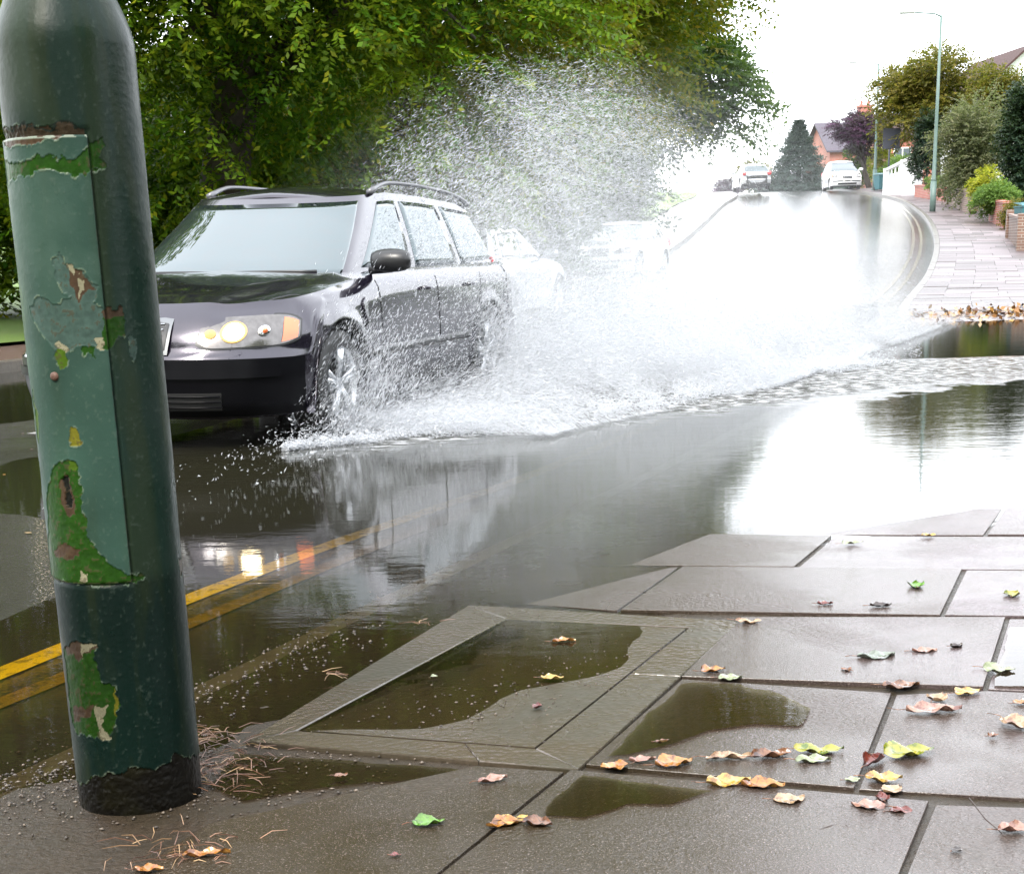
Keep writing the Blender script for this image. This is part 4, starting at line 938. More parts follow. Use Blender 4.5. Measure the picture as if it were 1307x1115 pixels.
# the row of street trees beyond the far kerb, left to middle
tree('street_tree', (-8.6, 21.5, .1), (-7.0, 20.5, 7.2), (4.8, 4.2, 6.0), ML_A, 13500, 14, .106, .62, 1, 'bushy green tree at the far left with pale lawn showing under its boughs', 40, .32, group=GL, bottom=1.9)
tree('street_tree', (-4.6, 23.5, .1), (-2.6, 21.4, 7.4), (4.4, 3.8, 6.3), ML_A, 17000, 14, .106, .62, 2, 'dense green tree with drooping leafy sprays right above the roof of the dark estate car', 40, .34, group=GL, bottom=1.5)
tree('street_tree', (-2.2, 31, .2), (-.6, 28.5, 8.2), (4.6, 4.5, 7.2), ML_B, 13500, 13, .13, .7, 3, 'olive yellow tree standing behind the tall plume of spray', 40, .36, group=GL, bottom=1.3)
tree('street_tree', (.8, 39, .5), (2.9, 35.5, 9.6), (4.0, 4.5, 7.6), ML_B, 16000, 12, .14, .7, 4, 'tall green tree whose rounded edge meets the white sky at the middle of the street', 64, .30, group=GL, bottom=3.6, lobe_r=.38)
tree('street_tree', (4.4, 56, 1.4), (5.7, 52, 7.4), (3.6, 4, 3.9), ML_C, 5200, 12, .2, .8, 5, 'bluish green tree furthest up the hill, its low boughs overhanging the far footway', 30, .3, group=GL, bottom=3.4)
# shrubs closing the view under the boughs
GS = 'shrubs under the street trees'
for i, (x, y, rx, rz, mat, lb) in enumerate([(-8.9, 25.5, 2.6, 1.9, ML_A, 'green shrub under the leftmost street tree'), (-5.2, 25.2, 2.7, 2.2, ML_A, 'dark green bush behind the windscreen of the dark estate car'),
     (-2.4, 27.5, 2.4, 2.1, ML_B, 'yellowish bush behind the roof rail of the dark estate car'), (.1, 33, 2.6, 2.3, ML_C, 'green bush behind the plume of spray'), (2.2, 42, 2.3, 2.0, ML_C, 'low green bush beside the far footway, behind the white parked car'),
     (2.6, 52, 2.7, 3.2, ML_C, 'blue green bush beside the far footway higher up the hill'), (-12.5, 27, 3.5, 3.0, ML_C, 'dark bush at the back of the lawn beyond the lamp column')]):
    z = float(zt(y)) + .1
    tree('shrub', (x, y, z), (x, y, z + rz * .85), (rx, 1.8, rz), mat, 2600, 10, .15, .5, 30 + i, lb, 22, .07, group=GS, cat='shrub', shell=.4, lobe_r=.42, limbs=False)
# trees added out of view, to darken what the car and column reflect
for i, (x, y, r_) in enumerate([(-10.5, -1.5, 4.6), (-7.5, -11, 5.2), (1.5, -12, 5.2), (8.0, -5, 4.2)]):
    tree('street_tree', (x, y, .1), (x, y, 5.4), (r_, r_, 4.6), ML_A, 2600, 9, .26, .9, 130 + i, ['round green tree on the near-left verge beyond the frame', 'green tree down the road behind the viewpoint', 'green tree in a front garden behind the viewpoint', 'green tree beside the right footway behind the viewpoint'][i], 30, .3, bottom=1.4, coarse=False)
# far wood behind them all
def wood():
    P, D, _ = crown_points((-6, 62, 5.), (22, 7, 5.0), 9000, 60, .5, 77, .22, 1.4); P = P[P[:, 0] < .04 * P[:, 1]]; D = D[:len(P)]
    V, F = twigs(P, D, 1.3, 9, .42, .4); return tag(fastmesh('wood', V, F, ML_C), kind='stuff')
wood()

# ---------------- right-hand gardens
def plant(name, px, pyb, pyt, wpx, Y, mat, lb, n=900, ls=.12, L=.4, cat='shrub', seed=0, lobes=18, group='garden shrubs beside the right footway', dep=None, lobe_r=.4, **k):
    b = at(px, pyb, Y); t_ = at(px, pyt, Y); h = t_[2] - b[2]; rx = abs(at(px + wpx / 2, pyb, Y)[0] - b[0])
    return tree(name, b, (b[0], b[1], b[2] + h * .54), (rx / (1 + lobe_r * .1), dep or rx, h * .5), mat, n, 9, ls, L, seed, lb, lobes, k.pop('tr', .06), group=group, cat=cat, shell=.45, lobe_r=lobe_r, coarse=False, **k)
b = at(1196, 240, 84)
tree('garden_tree', b, at(1192, 122, 84), (3.1, 3.0, 2.95), ML_OL, 3400, 9, .20, .7, 51, 'large olive green tree towering behind the nearest right-hand street lamp', 40, .22, cat='tree', shell=.4, coarse=False, lobe_r=.33)
b = at(1112, 242, 96)
tree('plum_tree', b, at(1099, 171, 96), (1.75, 1.7, 1.5), ML_PU, 1800, 9, .16, .5, 52, 'small purple-leaved tree in front of the brick houses', 24, .16, cat='tree', shell=.4, coarse=False)
plant('columnar_evergreen', 1179, 240, 150, 30, 78, ML_DK, 'narrow dark evergreen column beside the white stair wall', 1500, .13, .3, 'tree', 53, 26, None, lobe_r=.5)
plant('birch_tree', 1240, 262, 128, 92, 64, ML_GY, 'feathery grey green tree with a slim pale trunk near the teal bin', 2600, .13, .6, 'tree', 54, 34, None, limbs=True)
plant('willow_tree', 1262, 240, 76, 60, 70, ML_OL, 'loose yellowish green tree rising beside the gabled house', 2000, .16, .6, 'tree', 55, 30, None)
plant('dark_conifer', 1298, 290, 108, 52, 58, ML_DK, 'tall dark evergreen at the right edge above the green shrub', 2600, .13, .4, 'tree', 56, 34, None, lobe_r=.45)
plant('shrub', 1272, 276, 232, 60, 54, ML_GR, 'rounded fresh green shrub spilling over the brick wall on the right', 1500, .085, .22, seed=57)
plant('shrub', 1262, 262, 214, 40, 56.5, ML_YE, 'bright yellow green shrub behind the rounded green one', 900, .085, .25, seed=58)
plant('shrub', 1291, 300, 262, 26, 50, ML_OL, 'brownish shrub drooping over the end of the brick wall', 500, .08, .3, seed=59)
plant('shrub', 1196, 241, 226, 34, 74, ML_GR, 'low pale green plants on the red brick garden wall', 350, .10, .2, seed=60)
plant('shrub', 1225, 255, 205, 50, 68, ML_GY, 'grey green bush above the brown brick wall', 900, .11, .3, seed=61)
plant('shrub', 1090, 245, 198, 40, 104, ML_C, 'green shrub under the purple-leaved tree', 700, .17, .4, seed=62)
plant('shrub', 1122, 245, 180, 24, 99, ML_YE, 'tall yellow green shrub behind the black-backed sign', 600, .14, .4, seed=63)
plant('shrub', 1150, 232, 202, 44, 92, ML_GR, 'green hedge above the white stair wall', 600, .15, .4, seed=64)
plant('shrub', 963, 246, 206, 46, 125, ML_OL, 'yellowing bush behind the silver car on the crest', 800, .22, .5, seed=65)
plant('shrub', 929, 250, 229, 34, 118, ML_PU, 'low brownish hedge left of the silver car on the crest', 500, .2, .4, seed=66)
plant('shrub', 1000, 250, 229, 70, 112, ML_CO, 'low dark hedge between the two cars on the crest', 900, .2, .4, seed=67)
plant('shrub', 1070, 250, 226, 66, 116, ML_DK, 'dark hedge behind the white people carrier', 800, .2, .4, seed=68)
# the conifer on the crest: tiers of drooping sprays
def conifer(px, pyb, pyt, wpx, Y, lb):
    b = at(px, pyb, Y); t_ = at(px, pyt, Y); h = t_[2] - b[2]; R = abs(at(px + wpx / 2, pyb, Y)[0] - b[0]); root = empty('conifer', b, label=lb, cat='tree')
    n = 4200; u = rng.random(n) ** 1.5; tier = np.floor(u * 20) / 20; rr = R * 1.1 * (1 - tier) ** 1.15 * rng.uniform(.25, 1.08, n) * (1 + .2 * np.sin(tier * 70)); a = rng.uniform(0, 6.28, n)
    P = np.stack([rr * np.cos(a), rr * np.sin(a), h * (.06 + .94 * tier) + rng.uniform(-.1, .15, n) - rr * .25], 1); D = np.stack([np.cos(a), np.sin(a), .1 + 2.2 * tier ** 3], 1)
    V, F = twigs(P, D, .55, 8, .22, .35, .35); fastmesh('crown', V, F, ML_CO, root)
    mb = MB(); mb.tube([(0, 0, -.2), (0, 0, h * .6), (0, 0, h)], [.22, .12, .03], 8); mb.build('trunk', MBARK, root, True)
conifer(1018, 250, 158, 92, 112, 'dark blue green conifer on the crest between the silver car and the white people carrier')

hb = np.array([3.3, 2.5, .1]); hd = empty('hedge', hb, label='clipped green hedge along the gardens just outside the right edge of the frame', cat='hedge')
n = 9000; u = rng.random(n) * 26; Yh = 2.5 + u * .93; Xh = xr(Yh) + 4.0 + .8 + rng.uniform(-.55, .55, n); Zh = .1 + zt(Yh) + 1.75 * rng.random(n) ** .7 + .25 * vnoise(Xh, Yh, .8, 3)
V, F = twigs(np.c_[Xh, Yh, Zh], rng.normal(size=(n, 3)) + [-.4, 0, .3], .3, 8, .085, .2, .6); fastmesh('foliage', V - hb, F, ML_A, hd)
mb = MB(); P = [[(float(xr(y)) + 4.8 + sx_ - hb[0], y - hb[1], z + float(zt(y)) - hb[2]) for sx_, z in ((-.3, 0), (-.35, 1.5), (0, 1.75), (.35, 1.5), (.3, 0))] for y in np.linspace(2.6, 26, 24)]; mb.grid(np.array(P)); mb.build('stems', simple('hedge_interior', (.012, .02, .006), .9), hd)
# ================================================================== STREET FURNITURE
MGP = simple('grey_green_column_paint', (.085, .135, .12), .5, var=.2)
def lamp(px, pb, pt, Y, lb, thick=1.):
    b = on(px, pb) if Y is None else at(px, pb, Y); tx = px + (13 if Y is None else 0); t_ = at(px, pt, b[1]); h = t_[2] - b[2]
    root = empty('street_lamp', b, label=lb, cat='street lamp', group='slim street lamps up the right side')
    mb = MB(); r0 = .12 * thick; mb.tube([(0, 0, -.1), (0, 0, h * .17)], [r0, r0], 14); mb.tube([(0, 0, h * .17), (0, 0, h * .18), (0, 0, h * .5), (0, 0, h)], [r0, r0 * .68, r0 * .55, r0 * .36], 14)
    mb.box((0, 0, .02), (.34, .34, .10), bev=.02); mb.build('lamp_post', MGP, root, True)
    mb = MB(); mb.tube([(0, 0, h - .05), (-.25, 0, h + .06), (-1.1, 0, h + .14)], [.035, .03, .028], 8); mb.build('lamp_arm', MGP, root, True)
    mb = MB(); mb.box((-1.35, 0, h + .15), (.6, .22, .12), bev=.04); mb.build('lantern', simple('pale_lantern', (.5, .52, .52), .4), root)
lamp(1190, 273, 20, None, 'slim grey green street lamp nearest on the right footway, with a thicker lower section')
lamp(1116, 243, 82, 89, 'second slim street lamp further up the right footway, in front of the purple-leaved tree')
lamp(1017, 249, 162, 130, 'distant slim street lamp standing in front of the conifer')
b = at(1133, 248, 84); root = empty('road_sign', b, label='road sign seen from its dark back, on a black post beside the white stair wall', cat='road sign')
h = at(1133, 164, 84)[2] - b[2]; MSB = simple('sign_back_dark', (.018, .020, .035), .5); mb = MB(); mb.tube([(0, 0, -.1), (0, 0, h)], .05, 10); mb.build('post', MSB, root, True)
mb = MB(); mb.box((.08, -.06, h - .52), (.92, .04, 1.04), bev=.015); mb.build('sign_panel', MSB, root)

for z in (.25, .8): mb = MB(); mb.box((.08, -.0, h - z), (.8, .05, .05)); mb.build('bracket', MSB, root)
MTEAL = simple('teal_bin_plastic', (.02, .11, .13), .4)
def bin_(px, pb, pt, wpx, lb, Y=None, rz=.2):
    b = on(px, pb, .1) if Y is None else at(px, pb, Y); sc_ = b[1] / 1900; h = (pb - pt) * sc_; w = wpx * sc_
    root = empty('wheelie_bin', b, rz, label=lb, cat='wheelie bin', group='teal wheelie bins by the gardens'); mb = MB()
    P = [[(sx * w * k / 2, sy * w * 1.1 * k / 2, z) for sx, sy in ((-1, -1), (-.9, -1.04), (.9, -1.04), (1, -1), (1, 1), (-1, 1))] for k, z in ((.80, .06), (.84, .2 * h), (.98, h * .86), (1.04, h * .87), (1.04, h * .91))]
    mb.grid(np.array(P), closev=True); mb.build('bin_body', MTEAL, root)
    mb = MB(); mb.add([(-w*.55, -w*.62, h*.91), (w*.55, -w*.62, h*.91), (w*.55, w*.6, h), (-w*.55, w*.6, h), (-w*.5, -w*.3, h*1.0), (w*.5, -w*.3, h*1.0)], [(0,1,5,4), (4,5,2,3), (0,4,3), (1,2,5), (0,3,2,1)]); mb.build('lid', MTEAL, root)
    for s in (-1, 1):
        mb = MB(); mb.lathe([(.001, -.03), (.10, -.03), (.10, .03), (.001, .03)], 16, axis='y'); o = mb.build('wheel', MTYRE, root); o.location = (s * w * .4, w * .5, .10); o.rotation_euler = (0, 0, pi / 2)
bin_(1308, 306, 262, 22, 'teal wheelie bin standing at the right edge of the photo beside a brick pier', rz=.1)
bin_(1218, 248, 225, 14, 'teal wheelie bin with its lid ajar behind the red brick wall', 70)
bin_(1125, 243, 223, 15, 'teal wheelie bin in front of the foot of the white stair wall', 88)
# garden walls
def m_brick(name, a, b, sc=1.):
    t = NT(name); br = t.n('TexBrick'); mp = t.mapping((1, 1, 1)); sx = t.n('SeparateXYZ'); t.l(t.coord(), sx.inputs[0]); cx_ = t.n('CombineXYZ'); t.l(t.math('ADD', sx.outputs[0], sx.outputs[1]), cx_.inputs[0]); t.l(sx.outputs[2], cx_.inputs[1])
    t.l(cx_.outputs[0], br.inputs['Vector']); br.inputs['Color1'].default_value = (*a, 1); br.inputs['Color2'].default_value = (*b, 1); br.inputs['Mortar'].default_value = (.3, .26, .22, 1)
    br.inputs['Scale'].default_value = 1; br.inputs['Brick Width'].default_value = .225 * sc; br.inputs['Row Height'].default_value = .075 * sc; br.inputs['Mortar Size'].default_value = .010
    return t.pbr(Base_Color=t.mix(t.ramp(t.noise(3), [(.4, 0), (.7, .4)]), br.outputs[0], tuple(x * .6 for x in a)), Roughness=.6)
MBR, MBB = m_brick('red_brick', (.36, .07, .035), (.28, .05, .03)), m_brick('brown_brick', (.13, .07, .05), (.19, .10, .07))
MWR = simple('white_render', (.72, .72, .72), .6, var=.06); MCO = simple('stone_coping', (.42, .38, .34), .5)
def wall(name, a, b, h, mat, lb, th=.22, cop=True, pier=False, group='low brick garden walls on the right'):
    a, b = np.array(a), np.array(b); root = empty(name, a, label=lb, cat='garden wall', group=group); d = (b - a)[:2]; L = np.linalg.norm(d); rz = math.atan2(d[1], d[0]); root.rotation_euler = (0, 0, rz); dzz = b[2] - a[2]
    mb = MB(); N = 2; V = [(x, y, z) for x, zo in ((0, 0), (L, dzz)) for y in (-th / 2, th / 2) for z in (zo - .3, zo + h)]
    mb.add(V, [(0, 4, 5, 1), (2, 3, 7, 6), (0, 1, 3, 2), (4, 6, 7, 5), (1, 5, 7, 3), (0, 2, 6, 4)]); mb.build('brickwork', mat, root)
    if cop:
        mb = MB(); V = [(x, y, z) for x, zo in ((-.03, 0), (L + .03, dzz)) for y in (-th / 2 - .03, th / 2 + .03) for z in (zo + h + .002, zo + h + .07)]
        mb.add(V, [(0, 4, 5, 1), (2, 3, 7, 6), (0, 1, 3, 2), (4, 6, 7, 5), (1, 5, 7, 3), (0, 2, 6, 4)]); mb.build('coping', MBR if mat is MBR else MBB, root)
    if pier:
        mb = MB(); [mb.box((x, 0, zo + h * .5), (.36, .36, h + .35), bev=.01) for x, zo in ((.0, 0), (L, dzz))]; mb.build('piers', mat, root)
wall('brick_wall', at(1170, 249, 78), at(1220, 250, 70), .42, MBR, 'low red brick wall with plants behind it, right of the columnar evergreen')
wall('brick_wall', at(1213, 257, 69), at(1242, 264, 60), .55, MBB, 'low brown brick wall below the feathery grey green tree', pier=True)
wall('brick_wall', at(1266, 279, 55), at(1284, 284, 51), .60, MBR, 'short red brick wall end under the rounded green shrub')
wall('brick_wall', at(1291, 303, 46), at(1306, 312, 41), .62, MBB, 'brown brick pier wall beside the nearest teal wheelie bin', pier=True)
# white stair wall climbing to the gardens
b = at(1130, 248, 82); e = at(1173, 249, 79.5); root = empty('stair_wall', b, label='white rendered stair wall with a sloping balustrade', cat='garden wall'); d = e - b; L = np.linalg.norm(d[:2]); root.rotation_euler = (0, 0, math.atan2(d[1], d[0]))
h0, h1 = 29 * 82 / 1900, 46 * 80 / 1900; mb = MB(); 
def sl(x0, x1, za0, za1, zb0, zb1, y0, y1, m=0):
    f = lambda x, p, q: p + (q - p) * x / L
    V = [(x, y, z) for x in (x0, x1) for y in (y0, y1) for z in (f(x, za0, za1), f(x, zb0, zb1))]; mb.add(V, [(0, 4, 5, 1), (2, 3, 7, 6), (0, 1, 3, 2), (4, 6, 7, 5), (1, 5, 7, 3), (0, 2, 6, 4)], m)
sl(0, L, -.3, -.3, h0 * .62, h1 * .62, -.1, .1); mb.build('wall', MWR, root)
mb = MB(); sl(-.04, L, h0 * .62 + .002, h1 * .62 + .002, h0 * .68, h1 * .68, -.14, .14); sl(-.04, L, h0 * .92, h1 * .92, h0, h1, -.14, .14); mb.build('rails', MWR, root)
mb = MB(); [mb.box((x, 0, (h0 + (h1 - h0) * x / L) * .5), (.16, .3, (h0 + (h1 - h0) * x / L) * 1.05), bev=.02) for x in (.02, L * .5, L - .02)]; mb.build('posts', MWR, root)
mb = MB(); n = 9
for i in range(n): x = L * (i + .5) / n; hh = h0 + (h1 - h0) * x / L; mb.box((x, 0, hh * .80), (.05, .06, hh * .24))
mb.build('balusters', MWR, root)
# ------------------------------------------------------------------ houses
MSLATE = simple('slate_tiles', (.05, .04, .055), .6, var=.4, scale=5, bump=.01); MRT = simple('red_brown_roof_tiles', (.045, .022, .02), .9, var=.4, scale=6, bump=.01)
MWIN = m_glass('house_window_glass', (.02, .025, .03), 1.6); MWF = simple('white_window_frame', (.75, .75, .75), .5)
def house(name, c, w, d, hw, hr, rz, wm, rm, lb, wins=(), chim=None, gable=False):
    """c: base centre; w along local x, front faces local -y; ridge along x (or along y when gable)"""
    root = empty(name, c, rz, label=lb, cat='house'); mb = MB(); mb.box((0, 0, hw / 2 - .5), (w, d, hw + 1))
    if gable: mb.add([(-w/2, -d/2, hw), (w/2, -d/2, hw), (0, -d/2, hw + hr - .05), (-w/2, d/2, hw), (w/2, d/2, hw), (0, d/2, hw + hr - .05)], [(0, 1, 2), (4, 3, 5)])
    else: mb.add([(-w/2, -d/2, hw), (-w/2, d/2, hw), (-w/2, 0, hw + hr - .05), (w/2, -d/2, hw), (w/2, d/2, hw), (w/2, 0, hw + hr - .05)], [(1, 0, 2), (3, 4, 5)])
    mb.build('wall', wm, root); mb = MB(); o = .35; t_ = .14
    if gable: 
        for s in (-1, 1): mb.add([(s*(w/2+o), -d/2-o, hw-o*hr/(w/2)), (0, -d/2-o, hw+hr), (0, d/2+o, hw+hr), (s*(w/2+o), d/2+o, hw-o*hr/(w/2)), (s*(w/2+o), -d/2-o, hw-o*hr/(w/2)-t_), (0, -d/2-o, hw+hr-t_), (0, d/2+o, hw+hr-t_), (s*(w/2+o), d/2+o, hw-o*hr/(w/2)-t_)], [(0,1,2,3), (7,6,5,4), (0,4,5,1), (3,2,6,7), (0,3,7,4)])
    else:
        for s in (-1, 1): mb.add([(-w/2-o, s*(d/2+o), hw-o*hr/(d/2)), (-w/2-o, 0, hw+hr), (w/2+o, 0, hw+hr), (w/2+o, s*(d/2+o), hw-o*hr/(d/2)), (-w/2-o, s*(d/2+o), hw-o*hr/(d/2)-t_), (-w/2-o, 0, hw+hr-t_), (w/2+o, 0, hw+hr-t_), (w/2+o, s*(d/2+o), hw-o*hr/(d/2)-t_)], [(0,1,2,3), (7,6,5,4), (0,4,5,1), (3,2,6,7), (0,3,7,4)])
    rf_ = mb.build('roof', rm, root)
    if chim is not None:
        mb = MB(); mb.box((chim[0], chim[1], hw + hr + .2), (1.1, .7, 1.9), bev=.02); mb.box((chim[0], chim[1], hw + hr + 1.2), (1.25, .85, .16)); [mb.tube([(chim[0] + q, chim[1], hw + hr + 1.28), (chim[0] + q, chim[1], hw + hr + 1.65)], [.13, .10], 8) for q in (-.3, .3)]; mb.build('chimney', MBR, rf_)
    for (x, z, ww, hh) in wins:
        mb = MB(); f = .07
        for q in ((x, z + hh / 2, ww, f), (x, z - hh / 2, ww, f), (x - ww / 2, z, f, hh + f), (x + ww / 2, z, f, hh + f), (x, z, f, hh)): mb.box((q[0], -d / 2 - .03, q[1]), (q[2], .08, q[3]))
        fr = mb.build('window', MWF, root); mb = MB(); mb.box((x, -d / 2 - .012, z), (ww - .02, .03, hh - .02)); mb.build('pane', MWIN, fr)
b = at(1062, 247, 135); house('terraced_house', (b[0] + .1, 131, b[2]), 4.6, 7, 3.3, 2.2, .08, MBR, MSLATE, 'red brick house with slate roof and red chimney, left of the purple-leaved tree', [(-1, 1.2, 1.1, 1.2), (1.2, 2.3, 1.2, 1.1)], (1.6, 0))
b = at(1116, 247, 150); house('terraced_house', (b[0], 154, b[2]), 5.0, 7, 3.2, 1.6, .05, MWR, MSLATE, 'white rendered house partly hidden behind the purple-leaved tree', [(-1.2, 2.2, 1.2, 1.1), (1.0, 2.2, 1.2, 1.1)])
b = at(1155, 245, 112); house('terraced_house', (b[0] + .9, 116, b[2]), 4.6, 8, 4.0, 1.6, .0, MBR, MRT, 'red brick house behind the dark-backed road sign', [(-1.2, 2.4, 1.2, 1.2), (1.1, 2.4, 1.2, 1.2)])
b = at(1306, 200, 84); house('gabled_house', (b[0] + .35, 90, b[2] - 1.7), 4.6, 8, 5.5, 2.0, .05, MWR, MRT, 'gabled house with a brown tiled roof and white window high at the top right', [(-1.0, 4.9, 1.3, 1.2), (1.0, 4.9, 1.3, 1.2)], None, True)
# ------------------------------------------------------------------ other cars
def placed(px, py, Y, yaw, paint, kind, lb, sc_=1., dz=0.):
    b = at(px, py, Y); r = empty({'estate': 'estate_car', 'hatch': 'parked_car', 'mpv': 'people_carrier'}[kind], (b[0], b[1], float(z_road(b[0], b[1])) + dz), yaw, label=lb, cat='car'); make_car(r, paint, kind, False); r.scale = (sc_,) * 3; return r
MSIL = m_car('silver_paint', (.45, .47, .50), .6, .25); MWHI = m_car('white_paint', (.75, .76, .78), 0., .25)
up_ = math.atan2(KD[1], KD[0])
placed(652, 400, 25.5, up_ + .05, MSIL, 'hatch', 'silver hatchback heading away beside the tail of the dark estate car, half lost in spray')
placed(776, 355, 37, up_ + .02 + pi, MWHI, 'hatch', 'white car at the far kerb, washed out behind the spray', .93)
placed(953, 248, 93, pi / 2 + .02, MSIL, 'hatch', 'silver car driving away over the crest', dz=.12)
placed(1078, 246, 91, -pi / 2 - .06, MWHI, 'mpv', 'white people carrier facing down the hill on the crest', dz=.12)
# ================================================================== SPRAY
t = NT('flying_water'); d1 = t.n('BsdfDiffuse'); d1.inputs[0].default_value = (.88, .91, .95, 1); d2 = t.n('BsdfTranslucent'); d2.inputs[0].default_value = (.88, .91, .95, 1); gl = t.n('BsdfGlossy'); gl.inputs['Roughness'].default_value = .15
m1 = t.n('MixShader'); m1.inputs[0].default_value = .45; t.l(d1.outputs[0], m1.inputs[1]); t.l(d2.outputs[0], m1.inputs[2]); m2 = t.n('MixShader'); m2.inputs[0].default_value = .2; t.l(m1.outputs[0], m2.inputs[1]); t.l(gl.outputs[0], m2.inputs[2]); tp_ = t.n('BsdfTransparent'); m3 = t.n('MixShader'); m3.inputs[0].default_value = .58; t.l(m2.outputs[0], m3.inputs[1]); t.l(tp_.outputs[0], m3.inputs[2]); t.l(m3.outputs[0], t.out.inputs[0]); MSPR = t.m
HD = np.array([cos(CARYAW), sin(CARYAW)]); LD = np.array([-HD[1], HD[0]]); W0 = np.array([-1.02, 9.4])
def place(b, s, z):
    """b metres behind the front wheel, s metres out to the car's left, z up"""
    return np.stack([W0[0] - HD[0] * b + LD[0] * s, W0[1] - HD[1] * b + LD[1] * s, z], 1)
def drops(name, P, D, wid, ln, label):
    n = len(P); D = D / (np.linalg.norm(D, axis=1)[:, None] + 1e-9); D = D + rng.normal(0, .16, D.shape); r = rng.normal(size=(n, 3)); u = np.cross(D, r); u /= np.linalg.norm(u, axis=1)[:, None]; w = np.cross(D, u)
    g_ = rng.lognormal(0, .5, n); wd = (wid * .8 * g_)[:, None]; l = (ln * g_ ** .6 * rng.lognormal(0, .3, n))[:, None]
    V = np.stack([P - D * l * .5 + u * wd * .5, P - D * l * .2 - u * wd * .5 + w * wd * .4, P - D * l * .1 - w * wd * .55, P + D * l * .5], 1).reshape(-1, 3)
    f = np.array([(0, 1, 2), (0, 3, 1), (1, 3, 2), (2, 3, 0)]); F = (f[None] + 4 * np.arange(n)[:, None, None]).reshape(-1, 3)
    return tag(fastmesh(name, V, F, MSPR), label, 'spray', kind='stuff')
def clump(P, f, thr, seed):
    n_ = fbm(P[:, 0] * 1.0 + P[:, 2] * .8, P[:, 1] * .45 + P[:, 2] * .9, f, seed); return rng.random(len(P)) < smooth(thr - .16, thr + .16, n_)
EB = ([-.8, -.3, 0, 1.0, 1.8, 3, 4.5, 6.5, 8.5, 11, 14, 17], [.2, .55, .7, .95, 1.5, 2.2, 2.55, 2.5, 2.3, 1.95, 1.3, .55])
# high plume thrown up behind the car
def plume(n, p, bs):
    b = bs(n); E = np.interp(b, *EB); u = rng.random(n) ** p; z = E * u * (1 + .05 * rng.normal(size=n)); s = rng.uniform(-1.0 - .1 * b, .6 + .08 * b, n) * (1 - .4 * u) + .1
    P = place(b, s, z); k = clump(P, 1.1, .44, 61); out = rng.normal(0, .35, n)
    D = -HD[None, :] * (.75) + LD[None] * (.35 + out)[:, None]; D = np.c_[D, .75 - 1.1 * u * (b / 9) + rng.normal(0, .15, n)]
    return P[k], D[k]
def cat_(*a): return [np.concatenate(q) for q in zip(*a)]
P, D = cat_(plume(250000, 1.15, lambda n: rng.gamma(5.0, 1.15, n)), plume(130000, 1.9, lambda n: rng.uniform(2, 11, n)))
drops('spray_plume', P, D, .0025, .026, 'tall plume of flying spray behind the dark estate car')
# low dense sheet out to the landing line
def sheet(n, bs, hs, p=1.3, tmax=1.0):
    b = bs(n); t_ = rng.random(n) ** .8 * tmax; s = .02 + t_ * (1.40 + .30 * np.clip(b, 0, 3) + .12 * np.clip(b - 3, 0, 20)); h = hs * (.25 + .75 * smooth(0, 3.5, b)); z = 4 * np.clip(t_, .03, .99) * (1 - np.clip(t_, 0, .985)) * h * rng.random(n) ** p + .015
    z = z + h * .8 * (1 - t_) ** 2 * rng.random(n) ** 1.3
    P = place(b, s, z); k = clump(P, 2.2, .43, 71); D = -HD[None] * .55 + LD[None] * (.9 + rng.normal(0, .2, n))[:, None]; D = np.c_[D, (.5 - t_) * 1.3 + rng.normal(0, .2, n)]
    return P[k], D[k]
P, D = sheet(95000, lambda n: rng.uniform(-.15, 4.5, n), .55); drops('side_spray', P, D, .0024, .032, 'fine spray along the side of the dark estate car')
P, D = cat_(sheet(330000, lambda n: 2.0 + rng.gamma(2.2, 1.8, n), .85, 1.9), sheet(60000, lambda n: rng.uniform(6, 11, n), .6))
drops('spray_sheet', P, D, .0026, .030, 'low dense sheet of spray thrown sideways across the puddle')
# fan at the front wheel, and the churned crest where the water lands
n = 15000; ang = rng.uniform(.1, 2.5, n); R_ = np.abs(rng.normal(.42, .17, n)) + .05
b = -np.cos(ang) * R_ * .9 + .10 + rng.normal(0, .06, n); z = .01 + np.sin(ang) * R_ * rng.random(n) ** .6 * 1.25; s = .02 + np.abs(rng.normal(0, .22, n))
P1 = place(b, s, z); D1 = np.c_[-HD[None] * (.5 + .4 * rng.random((n, 1))) + LD[None] * .3, .9 - .3 * np.cos(ang)]; k = rng.random(n) < .35 + .65 * smooth(.4, .6, fbm(b * 3 + s * 4, z * 3, 5, 81)); P1, D1 = P1[k], D1[k]
n = 16000; b = rng.uniform(2.3, 3.6, n); z = .02 + rng.random(n) ** 1.2 * .9; s = .05 + .25 * rng.random(n); P2 = place(b, s, z); D2 = np.c_[-HD[None] * .5 + LD[None] * rng.uniform(.1, .8, (n, 1)), np.full(n, .9)]; k = clump(P2, 4., .48, 82); P2, D2 = P2[k], D2[k]
drops('wheel_spray', np.r_[P1, P2], np.r_[D1, D2], .0028, .024, 'fans of water flung from the wheels of the dark estate car')
n = 26000; b = rng.uniform(-.75, 6.0, n) ; edge = np.where(b < .3, .35 + .8 * smooth(-.75, .3, b), 1.15 + .36 * b) + .15 * (fbm(b, b * 0, 2.2, 91) - .5) * 4 * .4
s = edge - np.abs(rng.normal(0, .22, n)) - .04; z = .005 + np.abs(rng.normal(0, .035, n)) * (1 + 1.4 * vnoise(b, s, 6, 5)); P = place(b, s, z); k = clump(P, 3.0, .50, 92)
n2 = 26000; b = rng.uniform(-.85, 1.4, n2); s = rng.uniform(-.05, .95, n2) * smooth(-1.0, .2, b); z = .004 + np.abs(rng.normal(0, .022, n2)); P3 = place(b, s, z); k3 = clump(P3, 5, .50, 93)
